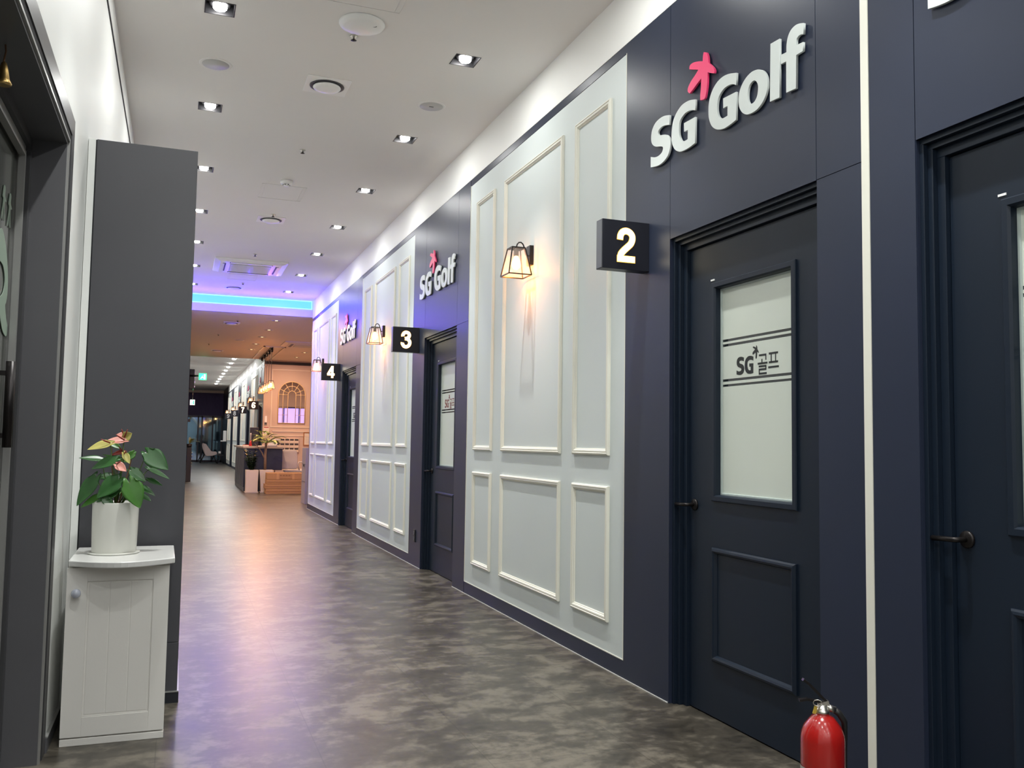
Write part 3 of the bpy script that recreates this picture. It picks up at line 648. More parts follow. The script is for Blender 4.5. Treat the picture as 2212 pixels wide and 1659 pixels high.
fo = ['first', 'second', 'third', 'fourth', 'fifth', 'sixth', 'seventh', 'eighth', 'ninth']
for k, (x, y) in enumerate(far_dl):
    o = place(dlf, (x, y, HC), '%s tiny white downlight from the near end of the far hall row' % fo[k], k == 0, 'far hall downlights')
    lamp('AREA', (0, 0, -.037), 13, DOWN_C, o, size=.085)
def lobby_light():
    r = thing('lobby_downlight', '', 'ceiling light', (0, 0, 0), 'small warm downlights in the lobby ceiling')
    MB().lathe([(.050, -.003), (.085, -.003), (.085, .001), (.050, .001)], n=28, cap0=False, cap1=False).build('trim_ring', 'grille', r)
    MB().lathe([(.052, 0), (.050, .07), (.0, .072)], n=24, cap0=False).build('housing', 'downbox', r)
    MB().lathe([(.0, -.006), (.026, -.002), (.036, .02), (.0, .041)], n=20).build('lamp_lens', 'warm_emit', r)
    return r
llp = lobby_light()
for i, ((x, y), lab) in enumerate(zip(low_dl, ('nearest small warm downlight in the lobby ceiling', 'second warm downlight in the main lobby ceiling row', 'third warm downlight in the main lobby ceiling row', 'fourth warm downlight in the main lobby ceiling row',
        'farthest warm downlight in the main lobby ceiling row', 'nearer warm downlight above the reception alcove', 'farther warm downlight above the reception alcove'))):
    o = place(llp, (x, y, HL), lab, i == 0)
    lamp('AREA', (0, 0, -.008), 27 if x < 2 else 22, (1.0, 0.64, 0.40), o, size=.07)

for x, y in ((-1.2, 17.5), (-1.2, 20.5), (-3.5, 19.0), (4.0, 18.0), (.1, 18.6), (.1, 21.6)):  # unseen downlights added to brighten the lobby ceiling
    o = place(llp, (x, y, HL), 'added small warm lobby fill downlight, unseen outside the view', False, 'added lobby fill downlights outside the view'); lamp('AREA', (0, 0, -.006), 26, (1.0, 0.66, 0.45), o, size=.07)
for k in range(5):  # unseen second row added to brighten the far hall
    o = place(dlf, (.1, 27.9 + 3.2 * k, HC), 'added far hall fill downlight, unseen behind the partition', False, 'added far hall fill downlights outside the view'); lamp('AREA', (0, 0, -.037), 13, DOWN_C, o, size=.085)
# ------------------------------------------------------------------ ceiling fittings
def vent(sz=.29, dome=.094):
    r = thing('ceiling_diffuser', '', 'air vent', (0, 0, 0), 'round air diffusers in square plates')
    m = MB(); h = sz / 2; m.box(-h, h, -h, h, -.006, 0); m.build('plate', 'white_gloss', r, .002)
    MB().lathe([(dome + .018, -.0065), (dome + .022, -.008), (dome + .014, -.009), (dome - .01, -.007)], n=40, cap0=False, cap1=False).build('ring_gap', 'slot', r)
    MB().lathe([(dome - .005, -.010), (dome, -.016), (dome - .004, -.022), (dome * .7, -.030), (dome * .35, -.034), (.001, -.035)], n=40).build('diffuser_disc', 'white_gloss', r)
    return r
vp = vent()
for i, (x, y, z, lab) in enumerate(((.868, 5.97, HC, 'nearest round air diffuser in a square plate on the corridor ceiling'), (.879, 9.93, HC, 'middle round air diffuser on the corridor ceiling, before the air conditioner'), (.762, 14.69, HC, 'round air diffuser between the air conditioner and the cyan light strip'),
        (.866, 17.04, HL, 'round air diffuser in the lobby ceiling near the beam'), (.835, 22.51, HL, 'farthest round air diffuser in the lobby ceiling'))):
    place(vp, (x, y, z), lab, i == 0)
def speaker():
    r = thing('ceiling_speaker', '', 'speaker', (0, 0, 0), 'flat round ceiling speakers')
    MB().lathe([(.082, -.004), (.098, -.005), (.102, -.001), (.102, 0)], n=40, cap0=False, cap1=False).build('rim', 'ceiling', r)
    MB().lathe([(.001, -.0045), (.084, -.0045), (.084, 0)], n=40).build('grille', 'grille', r)
    return r
sp = speaker()
for i, (x, y, z, lab) in enumerate(((.145, 5.90, HC, 'flat round ceiling speaker between the left row downlights'), (1.626, 6.05, HC, 'flat round ceiling speaker between the right row downlights, with a dark slot'), (1.188, 19.93, HL, 'round speaker in the lobby ceiling'))):
    o = place(sp, (x, y, z), lab, i == 0)
    if i == 1: MB().box(-.016, .016, -.005, .005, -.006, -.004).build('slot', 'slot', o)
ap = thing('wifi_access_point', 'large white oval dome on the ceiling at the top of the view', 'access point', (.914, 4.98, HC))
MB().lathe([(.13, 0), (.133, -.004), (.128, -.014), (.10, -.026), (.05, -.034), (.001, -.036)], n=48).build('dome', 'white_gloss', ap)
m = MB(); m.tube([(.055 + .02 * math.cos(a), -.055 + .014 * math.sin(a), -.0295) for a in [i * .3 for i in range(9)]], .0015, 6); m.build('curved_mark', 'slot', ap)
def sprinkler():
    r = thing('sprinkler_head', '', 'sprinkler', (0, 0, 0), 'sprinkler heads along the ceiling')
    MB().lathe([(.001, 0), (.024, 0), (.022, -.006), (.012, -.010), (.009, -.022), (.001, -.022)], n=20).build('body', 'steel', r)
    MB().lathe([(.001, -.022), (.007, -.022), (.018, -.027), (.001, -.030)], n=14).build('deflector', 'black_metal', r)
    return r
spr = sprinkler()
for i, (x, y, z, lab) in enumerate(((.900, 5.16, HC, 'sprinkler head right beside the white oval ceiling dome'), (.893, 7.41, HC, 'sprinkler head between the near air diffuser and the smoke detector'), (.878, 9.69, HC, 'sprinkler head just before the middle air diffuser'),
        (.868, 11.90, HC, 'sprinkler head just before the ceiling air conditioner'), (.870, 14.19, HC, 'sprinkler head between the air conditioner and the far diffuser'), (.95, 16.6, HL, 'sprinkler head in the lobby ceiling just behind the beam'), (.72, 19.0, HL, 'sprinkler head in the middle of the lobby ceiling'), (.60, 21.0, HL, 'sprinkler head in the far lobby ceiling'))):
    place(spr, (x, y, z), lab, i == 0)
sd = thing('smoke_detector', 'white round smoke detector beside the ceiling access hatch', 'smoke detector', (.869, 8.36, HC))
MB().lathe([(.055, 0), (.057, -.022), (.050, -.032), (.030, -.036), (.001, -.036)], n=32).build('base', 'white_gloss', sd)
MB().lathe([(.028, -.036), (.028, -.048), (.020, -.054), (.001, -.054)], n=20).build('sensor', 'white_gloss', sd)
m = MB()
for k in range(6): a = k * PI / 3; m.box(.029 * math.cos(a) - .004, .029 * math.cos(a) + .004, .029 * math.sin(a) - .004, .029 * math.sin(a) + .004, -.046, -.038)
m.build('vent_slots', 'slot', sd)
def hatch(x0, x1, y0, y1, label, z=HC):
    r = thing('access_hatch', label, 'ceiling hatch', ((x0 + x1) / 2, (y0 + y1) / 2, z), 'square access hatches in the corridor ceiling')
    w, d = (x1 - x0) / 2, (y1 - y0) / 2
    m = MB(); a = .0035
    m.box(-w, w, -d, -d + a, -.004, 0); m.box(-w, w, d - a, d, -.004, 0); m.box(-w, -w + a, -d, d, -.004, 0); m.box(w - a, w, -d, d, -.004, 0)
    m.box(-w + .03, -w + .033, -d, d, -.003, 0); m.box(w - .033, w - .03, -d, d, -.003, 0)
    m.build('hatch_frame', 'ceiling', r); MB().box(-w + .035, w - .035, -d + .005, d - .005, -.0015, 0).build('hatch_panel', 'ceiling', r)
hatch(.665, 1.08, 8.52, 9.04, 'square access hatch in the ceiling behind the smoke detector')
hatch(.68, 1.09, 4.36, 4.78, 'square access hatch in the ceiling at the top edge of the view')
hatch(.62, 1.03, 13.45, 13.9, 'square access hatch between the air conditioner and the far diffuser')
ac = thing('ceiling_air_conditioner', 'large white square air conditioner cassette in the corridor ceiling', 'air conditioner', (.862, 12.74, HC))
MB().loft([[(-.475, -.475, 0), (.475, -.475, 0), (.475, .475, 0), (-.475, .475, 0)], [(-.475, -.475, -.02), (.475, -.475, -.02), (.475, .475, -.02), (-.475, .475, -.02)], [(-.40, -.40, -.042), (.40, -.40, -.042), (.40, .40, -.042), (-.40, .40, -.042)]], True, True, False).build('panel', 'white_gloss', ac, .004)
MB().box(-.27, .27, -.27, .27, -.050, -.040).build('intake_grille', 'grille', ac)
for a in range(4):
    m = MB(); m.box(-.28, .28, .325, .365, -.046, -.040); o = m.build('outlet_slot', 'slot', ac); o.rotation_euler[2] = a * PI / 2
    m = MB(); m.box(-.27, .27, .345, .378, -.050, -.045); o = m.build('louvre', 'white_gloss', ac); o.rotation_euler[2] = a * PI / 2
m = MB()
for k in range(17): m.box(-.26, .26, -.262 + k * .0325, -.257 + k * .0325, -.053, -.050)
m.build('grille_ribs', 'white_gloss', ac)
ac2 = thing('lobby_air_conditioner', 'shallow beige air conditioner cassette in the lobby ceiling above reception', 'air conditioner', (2.72, 20.05, HL))
MB().loft([[(-.6, -.48, 0), (.6, -.48, 0), (.6, .48, 0), (-.6, .48, 0)], [(-.6, -.48, -.02), (.6, -.48, -.02), (.6, .48, -.02), (-.6, .48, -.02)], [(-.52, -.40, -.045), (.52, -.40, -.045), (.52, .40, -.045), (-.52, .40, -.045)]], True, True, False).build('panel', 'low_ceiling', ac2)
MB().box(-.35, .5, -.25, .25, -.052, -.045).build('intake_grille', 'grille', ac2)
MB().box(-.45, -.40, -.28, .28, -.052, -.045).build('outlet_slot', 'slot', ac2)

# ------------------------------------------------------------------ lobby pendants on a track
tr = struct(MB().box(1.78, 2.28, 20.85, 20.89, HL - .02, HL).box(1.78, 2.28, 24.10, 24.14, HL - .02, HL).box(1.78, 1.82, 20.85, 24.14, HL - .02, HL).box(2.24, 2.28, 20.85, 24.14, HL - .02, HL).build('trim_16', 'peach_trim'))
tk = thing('lighting_track', 'black ceiling track carrying the pendant lanterns', 'track', (1.98, 22.5, HL))
MB().box(-.02, .02, -1.62, 1.62, -.035, 0).build('rail', 'black_metal', tk)
pl = thing('pendant_lantern', '', 'pendant lamp', (0, 0, 0), 'glowing pendant lanterns over the reception desk')
lantern_body(pl, 0, .10, -.08, .05, .085)
MB().tube([(0, 0, .10), (0, 0, .53), (0.02, 0, .56), (-.015, 0, .60), (0, 0, .62), (0, 0, .77)], .005, 6).build('cord', 'black', pl)
MB().lathe([(.001, .85), (.03, .85), (.03, .78), (.022, .765), (.001, .765)], n=14).build('canopy_cup', 'black_metal', pl)
for i, (y, z, lab) in enumerate(((21.0, 2.52, 'rightmost glowing pendant lantern over the reception desk'), (21.6, 2.54, 'second pendant lantern from the right over the reception desk'), (22.2, 2.50, 'middle glowing pendant lantern over the reception desk'), (22.8, 2.51, 'fourth pendant lantern from the right over the reception desk'), (23.5, 2.50, 'leftmost glowing pendant lantern over the reception desk'))):
    o = place(pl, (1.98, y, 2.42), lab, i == 0); lamp('POINT', (0, 0, -.03), 15.0, (1.0, 0.25, 0.04), o, size=.024)

# ------------------------------------------------------------------ left partition, cabinet, plant
pr = thing('partition_cabinet', 'tall charcoal laminate partition standing against the left wall', 'partition', (0, 4.279, 0))
MB().box(XL + .036, .043, 0, .60, .052, .262).box(XL + .036, .043, 0, .60, .2645, 2.495).build('body', 'grey_film', pr, .0012)
MB().box(XL + .03, .050, -.006, .606, 0, .047).build('plinth', 'seam', pr); MB().box(XL + .03, .050, -.008, .608, .047, .052).build('plinth_bead', 'frame_light', pr)
MB().box(XL + .002, XL + .031, .0, .60, 0.062, 2.494).build('wall_filler', 'white_wall', pr); MB().box(XL + .031, XL + .036, .006, .60, 0, 2.494).build('joint', 'seam', pr)

cb = thing('side_cabinet', 'small white bow-topped cabinet standing before the charcoal partition', 'cabinet', (0, 0, 0))
CX0, CX1, CF = -.372, -.006, 3.798
MB().box(CX0 + .002, CX1 - .002, CF + .02, 4.20, 0.0, .672).box(CX0, CX1, CF, CF + .03, 0, .026).build('body', 'cabinet', cb, .0015)
dm = MB()     # door: frame face with a recessed beaded field
z0, z1 = .032, .668; dx0, dx1 = CX0, CX1; fx0, fx1, fz0, fz1 = CX0 + .072, CX1 - .058, .105, .615
y = CF
dm.box(dx0, fx0, y, y + .018, z0, z1); dm.box(fx1, dx1, y, y + .018, z0, z1); dm.box(fx0, fx1, y, y + .018, z0, fz0); dm.box(fx0, fx1, y, y + .018, fz1, z1)
dm.box(fx0, fx1, y + .006, y + .018, fz0, fz1)
nb = 3; bw = (fx1 - fx0 - .012) / nb
for k in range(nb): dm.box(fx0 + .006 + k * bw + .0015, fx0 + .006 + (k + 1) * bw - .0015, y + .0042, y + .008, fz0 + .008, fz1 - .006)
door = dm.build('door', 'cabinet', cb, .0012)
MB().lathe([(.008, 0), (.007, -.010), (.012, -.014), (.017, -.020), (.0175, -.027), (.013, -.034), (.001, -.037)], (CX0 + .036, CF, .575), 24, axis='y').build('knob', 'knob', door)
pts = []; nn = 16
for k in range(nn + 1):
    t = k / nn; x = CX0 + .004 + t * (CX1 + .018 - CX0 - .004); pts.append((x, 3.785 - .095 * math.sin(PI * t)))
poly = pts + [(CX1 + .012, 4.215), (CX0 - .001, 4.215)]
MB().loft([[(a, b, .676) for a, b in poly], [(a, b, .699) for a, b in poly]], True, True, False).build('top_board', 'cabtop', cb, .004, 3)
ZT = .699
PX, PY = -.222, 3.985
fp = thing('potted_anthurium', 'anthurium with green leaves and pink flowers in a white cylinder pot on the cabinet', 'potted plant', (PX, PY, ZT))
pot = MB().lathe([(.001, .006), (.083, .006), (.084, .010), (.0865, .100), (.088, .205), (.0875, .2075), (.083, .2075), (.082, .185), (.001, .185)], n=48).build('pot', 'pot', fp)
MB().lathe([(.001, 0), (.094, 0), (.098, .003), (.098, .007), (.092, .008), (.085, .006), (.001, .006)], n=48).build('saucer', 'pot', fp)
MB().lathe([(.001, .197), (.05, .194), (.081, .190)], n=32, cap0=False, cap1=False).build('soil', 'soil', fp)
def P2(px, py, dy=0.0):   # picture-plane sketch coordinates of the plant -> metres on the plant
    k = .00046
    return Vector(((px - 560) * k, dy, .200 + (770 - py) * k * 1.06))
def leaf_mesh(base, tip, width, nrm, material, name, cup=.12, heart=True):
    base, tip = Vector(base), Vector(tip); ax = tip - base; L = ax.length; ax.normalize(); nrm = Vector(nrm); nrm = (nrm - ax * nrm.dot(ax)).normalized(); sd_ = ax.cross(nrm).normalized()
    m = MB(); NU, NV = 11, 8; rows = []
    for i in range(NU + 1):
        t = i / NU
        if heart: w = width * math.sin(PI * (.06 + .94 * t) ** .60) ** .85 * 1.02
        else: w = width * math.sin(PI * (t * .94 + .03)) ** .8
        row = []
        for j in range(NV + 1):
            s_ = (j / NV) * 2 - 1; back = (-.24 * L * math.sin(PI * min(1, abs(s_) * 1.0) ** .9) * (1 - t) ** 4) if heart else 0
            droop = -.10 * L * t * t
            row.append(tuple(base + ax * (L * t + back) + sd_ * (s_ * w * .5) + nrm * (cup * w * (abs(s_) ** 1.6) * .5 - .01 * width * 2 * (1 - abs(s_)) + droop * .5)))
        rows.append(row)
    m.loft(rows, False, False, True, closed=False)
    o = m.build(name, material, fp); md = o.modifiers.new('thick', 'SOLIDIFY'); md.thickness = .0012
    return o
LV = [((805, 345), (985, 482), 150, -.02, (.2, -1, .25), 'leaf'), ((822, 478), (1000, 560), 62, .02, (.1, -.6, .9), 'leaf'), ((818, 570), (940, 618), 52, .03, (0, -.7, .8), 'leaf'), ((765, 630), (882, 705), 60, .02, (.1, -.7, .8), 'leaf'), ((770, 700), (850, 748), 52, .0, (0, -.6, .7), 'leaf'),
      ((672, 585), (768, 795), 158, -.09, (.15, -1, .35), 'leaf_light'), ((675, 490), (800, 580), 92, -.02, (.1, -.8, .5), 'leaf'), ((545, 395), (355, 472), 92, -.05, (-.1, -.9, .6), 'leaf'), ((425, 400), (246, 384), 66, .0, (0, -.7, .8), 'leaf'), ((612, 412), (437, 352), 52, -.02, (-.1, -.5, .9), 'leaf_light'),
      ((578, 560), (410, 710), 135, -.07, (-.15, -1, .45), 'leaf'), ((515, 535), (375, 560), 72, .02, (0, -.7, .8), 'leaf'), ((385, 555), (245, 778), 118, -.03, (-.4, -.9, .3), 'leaf'), ((420, 700), (281, 790), 62, -.03, (-.2, -.8, .6), 'leaf_light'), ((565, 655), (410, 745), 78, -.06, (0, -.9, .5), 'leaf'),
      ((690, 340), (625, 410), 60, -.05, (.4, -.9, .2), 'leaf_light'), ((470, 715), (550, 780), 66, -.07, (0, -.9, .3), 'leaf'), ((600, 690), (520, 620), 70, .04, (0, -.8, .5), 'leaf'), ((700, 640), (640, 720), 60, .03, (.2, -.8, .5), 'leaf'), ((500, 265), (585, 310), 50, .02, (0, -.8, .5), 'leaf_light')]
for (b, t, w, dy, nv, mt) in LV:
    B = P2(*b, dy); T = P2(*t, dy - .01); leaf_mesh(B, T, w * .00046 * 1.15, nv, mt, 'leaf')
    root = P2(560 + (b[0] - 560) * .18, 772, dy * .3); mid = (root + B) / 2 + Vector(((b[0] - 600) * .00006, 0, .02))
    q = MB(); q.tube([root, root.lerp(mid, .6) + Vector((0, 0, .01)), mid, mid.lerp(B, .6) + Vector((0, 0, .006)), B], [.0028, .0024, .0021, .0018, .0015], 6); q.build('stem', 'stem' if mt == 'leaf' else 'red_stem', fp)
for (b, t, w, dy, nv, mt) in [((497, 265), (317, 313), 88, -.05, (-.1, -.7, .7), 'spathe_green'), ((607, 240), (440, 250), 76, -.03, (-.1, -.7, .7), 'spathe_pink'), ((607, 215), (668, 178), 80, -.02, (.3, -.9, .3), 'spathe_green'), ((604, 205), (545, 188), 60, -.01, (0, -.8, .6), 'spathe_pink'),
      ((603, 335), (503, 362), 52, -.01, (0, -.6, .8), 'spathe_red'), ((560, 440), (642, 492), 74, -.07, (.1, -.8, .4), 'spathe_pink'), ((615, 350), (665, 430), 56, -.06, (.2, -.9, .3), 'spathe_green')]:
    B = P2(*b, dy); T = P2(*t, dy - .01); fl = leaf_mesh(B, T, w * .00046 * 1.1, nv, mt, 'spathe', .25)
    root = P2(570, 772, 0); mid = root.lerp(B, .5)
    q = MB(); q.tube([root, mid, B], [.0030, .0026, .002], 6); q.build('flower_stem', 'stem', fp)
    q = MB(); s0 = B + Vector((0, -.004, .002)); q.tube([s0, s0 + (T - B) * .25 + Vector((0, -.008, .014)), s0 + (T - B) * .4 + Vector((0, -.012, .024))], [.003, .003, .0015], 8); q.build('spadix', 'spathe_red', fl)

# ------------------------------------------------------------------ fire extinguisher
fe = thing('fire_extinguisher', 'red fire extinguisher standing on the floor between the doors at the right', 'fire extinguisher', (1.875, 2.247, 0))
fe.scale = (.95, .95, .95)
R0 = .068
MB().lathe([(.001, .004), (R0 - .006, .004), (R0, .010), (R0, .30), (R0 - .002, .318), (R0 - .010, .340), (R0 - .024, .359), (.034, .371), (.022, .377), (.020, .383), (.001, .383)], n=56).build('cylinder', 'red', fe)
MB().lathe([(R0 + .0012, .190), (R0 + .0012, .218)], n=48, cap0=False, cap1=False).build('label_band', 'tape', fe)
MB().lathe([(R0 + .003, 0), (R0 + .003, .016), (R0, .018)], n=48, cap0=True, cap1=False).build('foot_ring', 'black', fe)
MB().lathe([(.001, .380), (.020, .380), (.023, .384), (.023, .391), (.017, .395), (.015, .408), (.001, .408)], n=28).build('valve_collar', 'steel', fe)
dirx = Vector((.93, -.36, 0)).normalized()
def FE(u, z, v=0.0): p = dirx * u + Vector((.36, .93, 0)) * v; return (p.x, p.y, z)
m = MB(); m.bar(FE(-.012, .404), FE(.020, .412), .018, .022); m.tube([FE(.012, .402), FE(.040, .392)], .011, 14); m.build('valve_body', 'steel', fe)
m = MB()
pts = [(.018, .414), (.002, .428), (-.020, .450), (-.045, .475), (-.062, .487)]
for (a, b), (c, d) in zip(pts, pts[1:]): m.bar(FE(a, b), FE(c, d), .017, .008)
m.build('squeeze_lever', 'black_metal', fe)
m = MB(); pts = [(.010, .412), (-.020, .420), (-.050, .425), (-.074, .421)]
for (a, b), (c, d) in zip(pts, pts[1:]): m.bar(FE(a, b), FE(c, d), .017, .007)
m.build('carry_handle', 'black_metal', fe)
m = MB(); m.tube([FE(-.020 + .013 * math.cos(a), .417 + .010 * math.sin(a), -.016 - .004 * math.cos(a)) for a in [i * 2 * PI / 14 for i in range(15)]], .0014, 6); m.tube([FE(-.01, .416, -.012), FE(.008, .412, .012)], .0014, 6); m.build('safety_pin', 'steel', fe)
m = MB(); m.bar(FE(-.022, .408, -.008), FE(-.030, .382, -.010), .012, .003); m.build('inspection_tag', 'yellow', fe)
m = MB(); m.tube([FE(.034, .395), FE(.053, .382), FE(.070, .356), FE(.078, .32, .02), FE(.080, .27, .03), FE(.079, .20, .03), FE(.078, .12, .03)], [.0105, .0105, .010, .0095, .0095, .0095, .0095], 14); m.build('hose', 'rubber', fe)
m = MB(); m.tube([FE(.078, .12, .03), FE(.078, .05, .03)], [.012, .018], 14); m.build('nozzle', 'rubber', fe)

# power outlet under sign 3
ou = thing('wall_outlet', 'black double power outlet low on the navy strip beside the door under the 3 sign', 'outlet', (XR - .004, 8.22, .285))
MB().box(-.010, 0, -.035, .035, -.058, .058).build('plate', 'black', ou, .003)
for dz in (-.026, .026): MB().lathe([(.001, 0), (.017, 0), (.020, -.002), (.020, .002)], (-.011, 0, dz), 20, axis='x').build('socket', 'signside', ou)

# ------------------------------------------------------------------ reception alcove
cn = thing('reception_counter', 'slate panelled reception counter with beige top behind the planters', 'counter', (0, 0, 0))
m = MB(); m.box(1.44, 1.50, 20.75, 23.9, 0, .98)
m.build('side_panel', 'counter', cn)
for k in range(7): MB().box(1.425, 1.44, 20.80 + k * .44, 21.14 + k * .44, .10, .90).build('raised_panel', 'counter', cn)
MB().box(1.44, 2.26, 20.75, 20.79, .0, .98).box(1.44, 2.26, 20.72, 20.75, .50, .96).build('front_panel', 'counter_navy', cn) if False else MB().box(1.44, 2.26, 20.72, 20.78, .48, .97).box(1.44, 1.80, 20.72, 20.78, .0, .48).build('front_panel', 'counter_navy', cn)
MB().box(1.40, 2.27, 20.68, 21.30, .97, 1.01).box(1.40, 1.95, 21.30, 23.92, .97, 1.01).build('worktop', 'beige_top', cn)
m = MB()
for x in (1.98, 2.04, 2.12): m.tube([(x, 20.9, 0), (x, 20.9, .5)], .012, 8)
m.build('table_legs', 'chrome', cn)
# planters
def planter(x, y, label, wtop, wbot, h, name='planter'):
    r = thing(name, label, 'potted plant', (x, y, 0), 'potted plants beside the reception counter')
    sq = lambda w, z: [(-w, -w, z), (w, -w, z), (w, w, z), (-w, w, z)]
    MB().loft([sq(wbot, .0), sq(wbot * 1.02, .03), sq((wtop + wbot) / 2 * .98, h * .5), sq(wtop, h - .01), sq(wtop, h), sq(wtop - .02, h), sq(wtop - .02, h - .05)], True, True, False).build('planter_box', 'planter', r, .006)
    MB().loft([sq(wbot + .015, 0), sq(wbot + .02, .025)], True, True, False).build('base_tray', 'planter', r)
    MB().box(-wtop + .03, wtop - .03, -wtop + .03, wtop - .03, h - .06, h - .02).build('soil', 'soil', r)
    return r
p1 = planter(1.575, 20.36, 'tall cream planter with dark glossy foliage left of the tree planter', .135, .125, .50)
def blade(mb, base, d, L, w, droop=.3):
    base = Vector(base); d = Vector(d).normalized(); s_ = d.cross(Vector((0, 0, 1)));
    if s_.length < .05: s_ = Vector((1, 0, 0))
    s_.normalize(); rows = []
    for i in range(6):
        t = i / 5; p = base + d * L * t - Vector((0, 0, droop * L * t * t)); ww = w * math.sin(PI * (t * .9 + .08)); up = s_.cross(d).normalized() * ww * .15
        rows.append([tuple(p - s_ * ww / 2 + up), tuple(p), tuple(p + s_ * ww / 2 + up)])
    mb.loft(rows, False, False, True, closed=False)
for k in range(13):
    a = k * 2.4; tilt = .12 + .30 * random.random(); top = Vector((math.cos(a) * tilt * .42 - .03, math.sin(a) * tilt * .42, .5 + .20 + .26 * random.random()))
    m = MB(); m.tube([(0.03 * math.cos(a), .03 * math.sin(a), .46), (top.x * .5, top.y * .5, .5 + (top.z - .5) * .6), tuple(top)], [.010, .007, .004], 6)
    st_ = m.build('stalk', 'dleaf', p1); m = MB()
    for q in range(11):
        t = .15 + .85 * q / 10; p = Vector((0.03 * math.cos(a), .03 * math.sin(a), .48)).lerp(top, t); b = a + (PI / 2 if q % 2 else -PI / 2) + random.uniform(-.4, .4)
        blade(m, p, (math.cos(b), math.sin(b), .5), .11, .045, .2)
    m.build('foliage', 'dleaf', st_)
p2 = planter(1.875, 20.36, 'flared cream planter with a slim tree of yellow-green leaves', .145, .105, .50)
MB().tube([(-.02, 0, .46), (-.025, 0, .8), (-.015, 0, 1.05), (-.02, 0, 1.12)], [.032, .028, .026, .035], 10).build('trunk', 'bark', p2)
MB().tube([(-.03, 0, .72), (-.10, 0, .88), (-.17, 0, .98), (-.26, 0, 1.08)], [.015, .012, .009, .006], 8).build('branch', 'bark', p2)
for k in range(34):
    a = random.uniform(0, 2 * PI); el = random.uniform(-.1, 1.0); br = Vector((-.02, 0, 1.10)); e = br + Vector((math.cos(a) * math.cos(el) * .22, math.sin(a) * math.cos(el) * .2, math.sin(el) * .20 + .03)) * random.uniform(.6, 1.25)
    m = MB(); m.tube([tuple(br), tuple(br.lerp(e, .6)), tuple(e)], .004, 5); d = (e - br).normalized()
    blade(m, e, (d.x + .1, d.y, d.z * .4), random.uniform(.14, .24), random.uniform(.07, .12), .35); m.build('leaf', 'yleaf' if k % 3 else 'leaf_light', p2)
# cardboard boxes
for k, (z0, z1, dx, lab) in enumerate(((0, .115, .0, 'bottom flat cardboard carton of the stack on the lobby floor'), (.115, .215, -.02, 'second flat cardboard carton from the bottom of the stack'), (.215, .31, .01, 'third flat cardboard carton, right under the top box'), (.31, .455, .015, 'top cardboard carton of the stack, with faint printing and tape'))):
    r = thing('cardboard_carton', lab, 'box', (2.225 + dx, 19.83, z0), 'cardboard cartons stacked on the lobby floor')
    hh = z1 - z0 - .004
    MB().box(-.39, .39, -.05, .35, 0, hh).build('carton_body', 'card', r, .006)
    if k < 3: MB().box(-.388, .388, -.053, -.048, hh * .42, hh * .52).build('flap_edge', 'card_dark', r)
    else:
        MB().box(-.19, -.14, -.0525, -.049, 0, hh).box(.14, .19, -.0525, -.049, 0, hh).build('tape_strip', 'card_tape', r)
        m = MB()
        for q in range(11): m.box(-.12 + q * .024, -.105 + q * .024, -.0525, -.049, .02, .034)
        for q in range(4): m.box(-.12 + q * .06, -.08 + q * .06, -.0525, -.049, .075, .10)
        m.build('printing', 'card_dark', r)
# office chair
oc = thing('office_chair', 'white mesh-back office chair behind the reception counter', 'chair', (2.60, 21.0, 0))
m = MB(); rings = []
for z, w, y in ((.50, .17, .0), (.52, .185, -.005), (.70, .19, .02), (.88, .175, -.01), (.93, .15, -.02), (.945, .12, -.025)):
    rings.append([(-w - .15, y, z), (w - .15, y, z), (w - .15, y + .03, z), (-w - .15, y + .03, z)])
m.loft(rings, True, True, True); m.build('backrest', 'mesh_white', oc, .012)
m = MB(); m.loft([[(-.26, .06, .42), (.26, .02, .42), (.28, .5, .42), (-.22, .52, .42)], [(-.27, .05, .46), (.27, .01, .46), (.29, .51, .46), (-.23, .53, .46)], [(-.24, .08, .49), (.24, .04, .49), (.26, .48, .49), (-.20, .5, .49)]], True, True, False); m.build('seat', 'mesh_white', oc, .02)
for sx in (.09, .24): m = MB(); m.tube([(sx, .05, .46), (sx - .04, .03, .60), (sx - .02, .03, .66), (sx + .14, .10, .66), (sx + .17, .14, .62), (sx + .07, .2, .47)], .016, 8); m.build('armrest', 'mesh_white', oc)
MB().tube([(.05, .28, .08), (.05, .28, .43)], .028, 12).build('gas_post', 'black_metal', oc)
for k in range(5):
    a = k * 2 * PI / 5 + .3; m = MB(); m.bar((.05, .28, .10), (.05 + .27 * math.cos(a), .28 + .27 * math.sin(a), .07), .04, .03); lg = m.build('star_leg', 'mesh_white', oc)
    MB().lathe([(.001, -.02), (.028, -.02), (.03, 0), (.028, .02), (.001, .02)], (.05 + .27 * math.cos(a), .28 + .27 * math.sin(a), .030), 14, axis='x').build('caster', 'black', lg)
gc = thing('filing_cabinet', 'low light grey cabinet right behind the corner of the panelled wall', 'cabinet', (2.36, 16.6, 0))
MB().box(-.13, .30, 0, .5, 0, 1.03).build('body', 'grey_cab', gc, .004); MB().box(-.14, -.131, .1, .25, .68, .72).build('handle', 'chrome', gc); MB().box(-.133, -.129, .02, .48, .40, .408).box(-.133, -.129, .02, .48, .72, .728).build('drawer_gap', 'slot', gc)
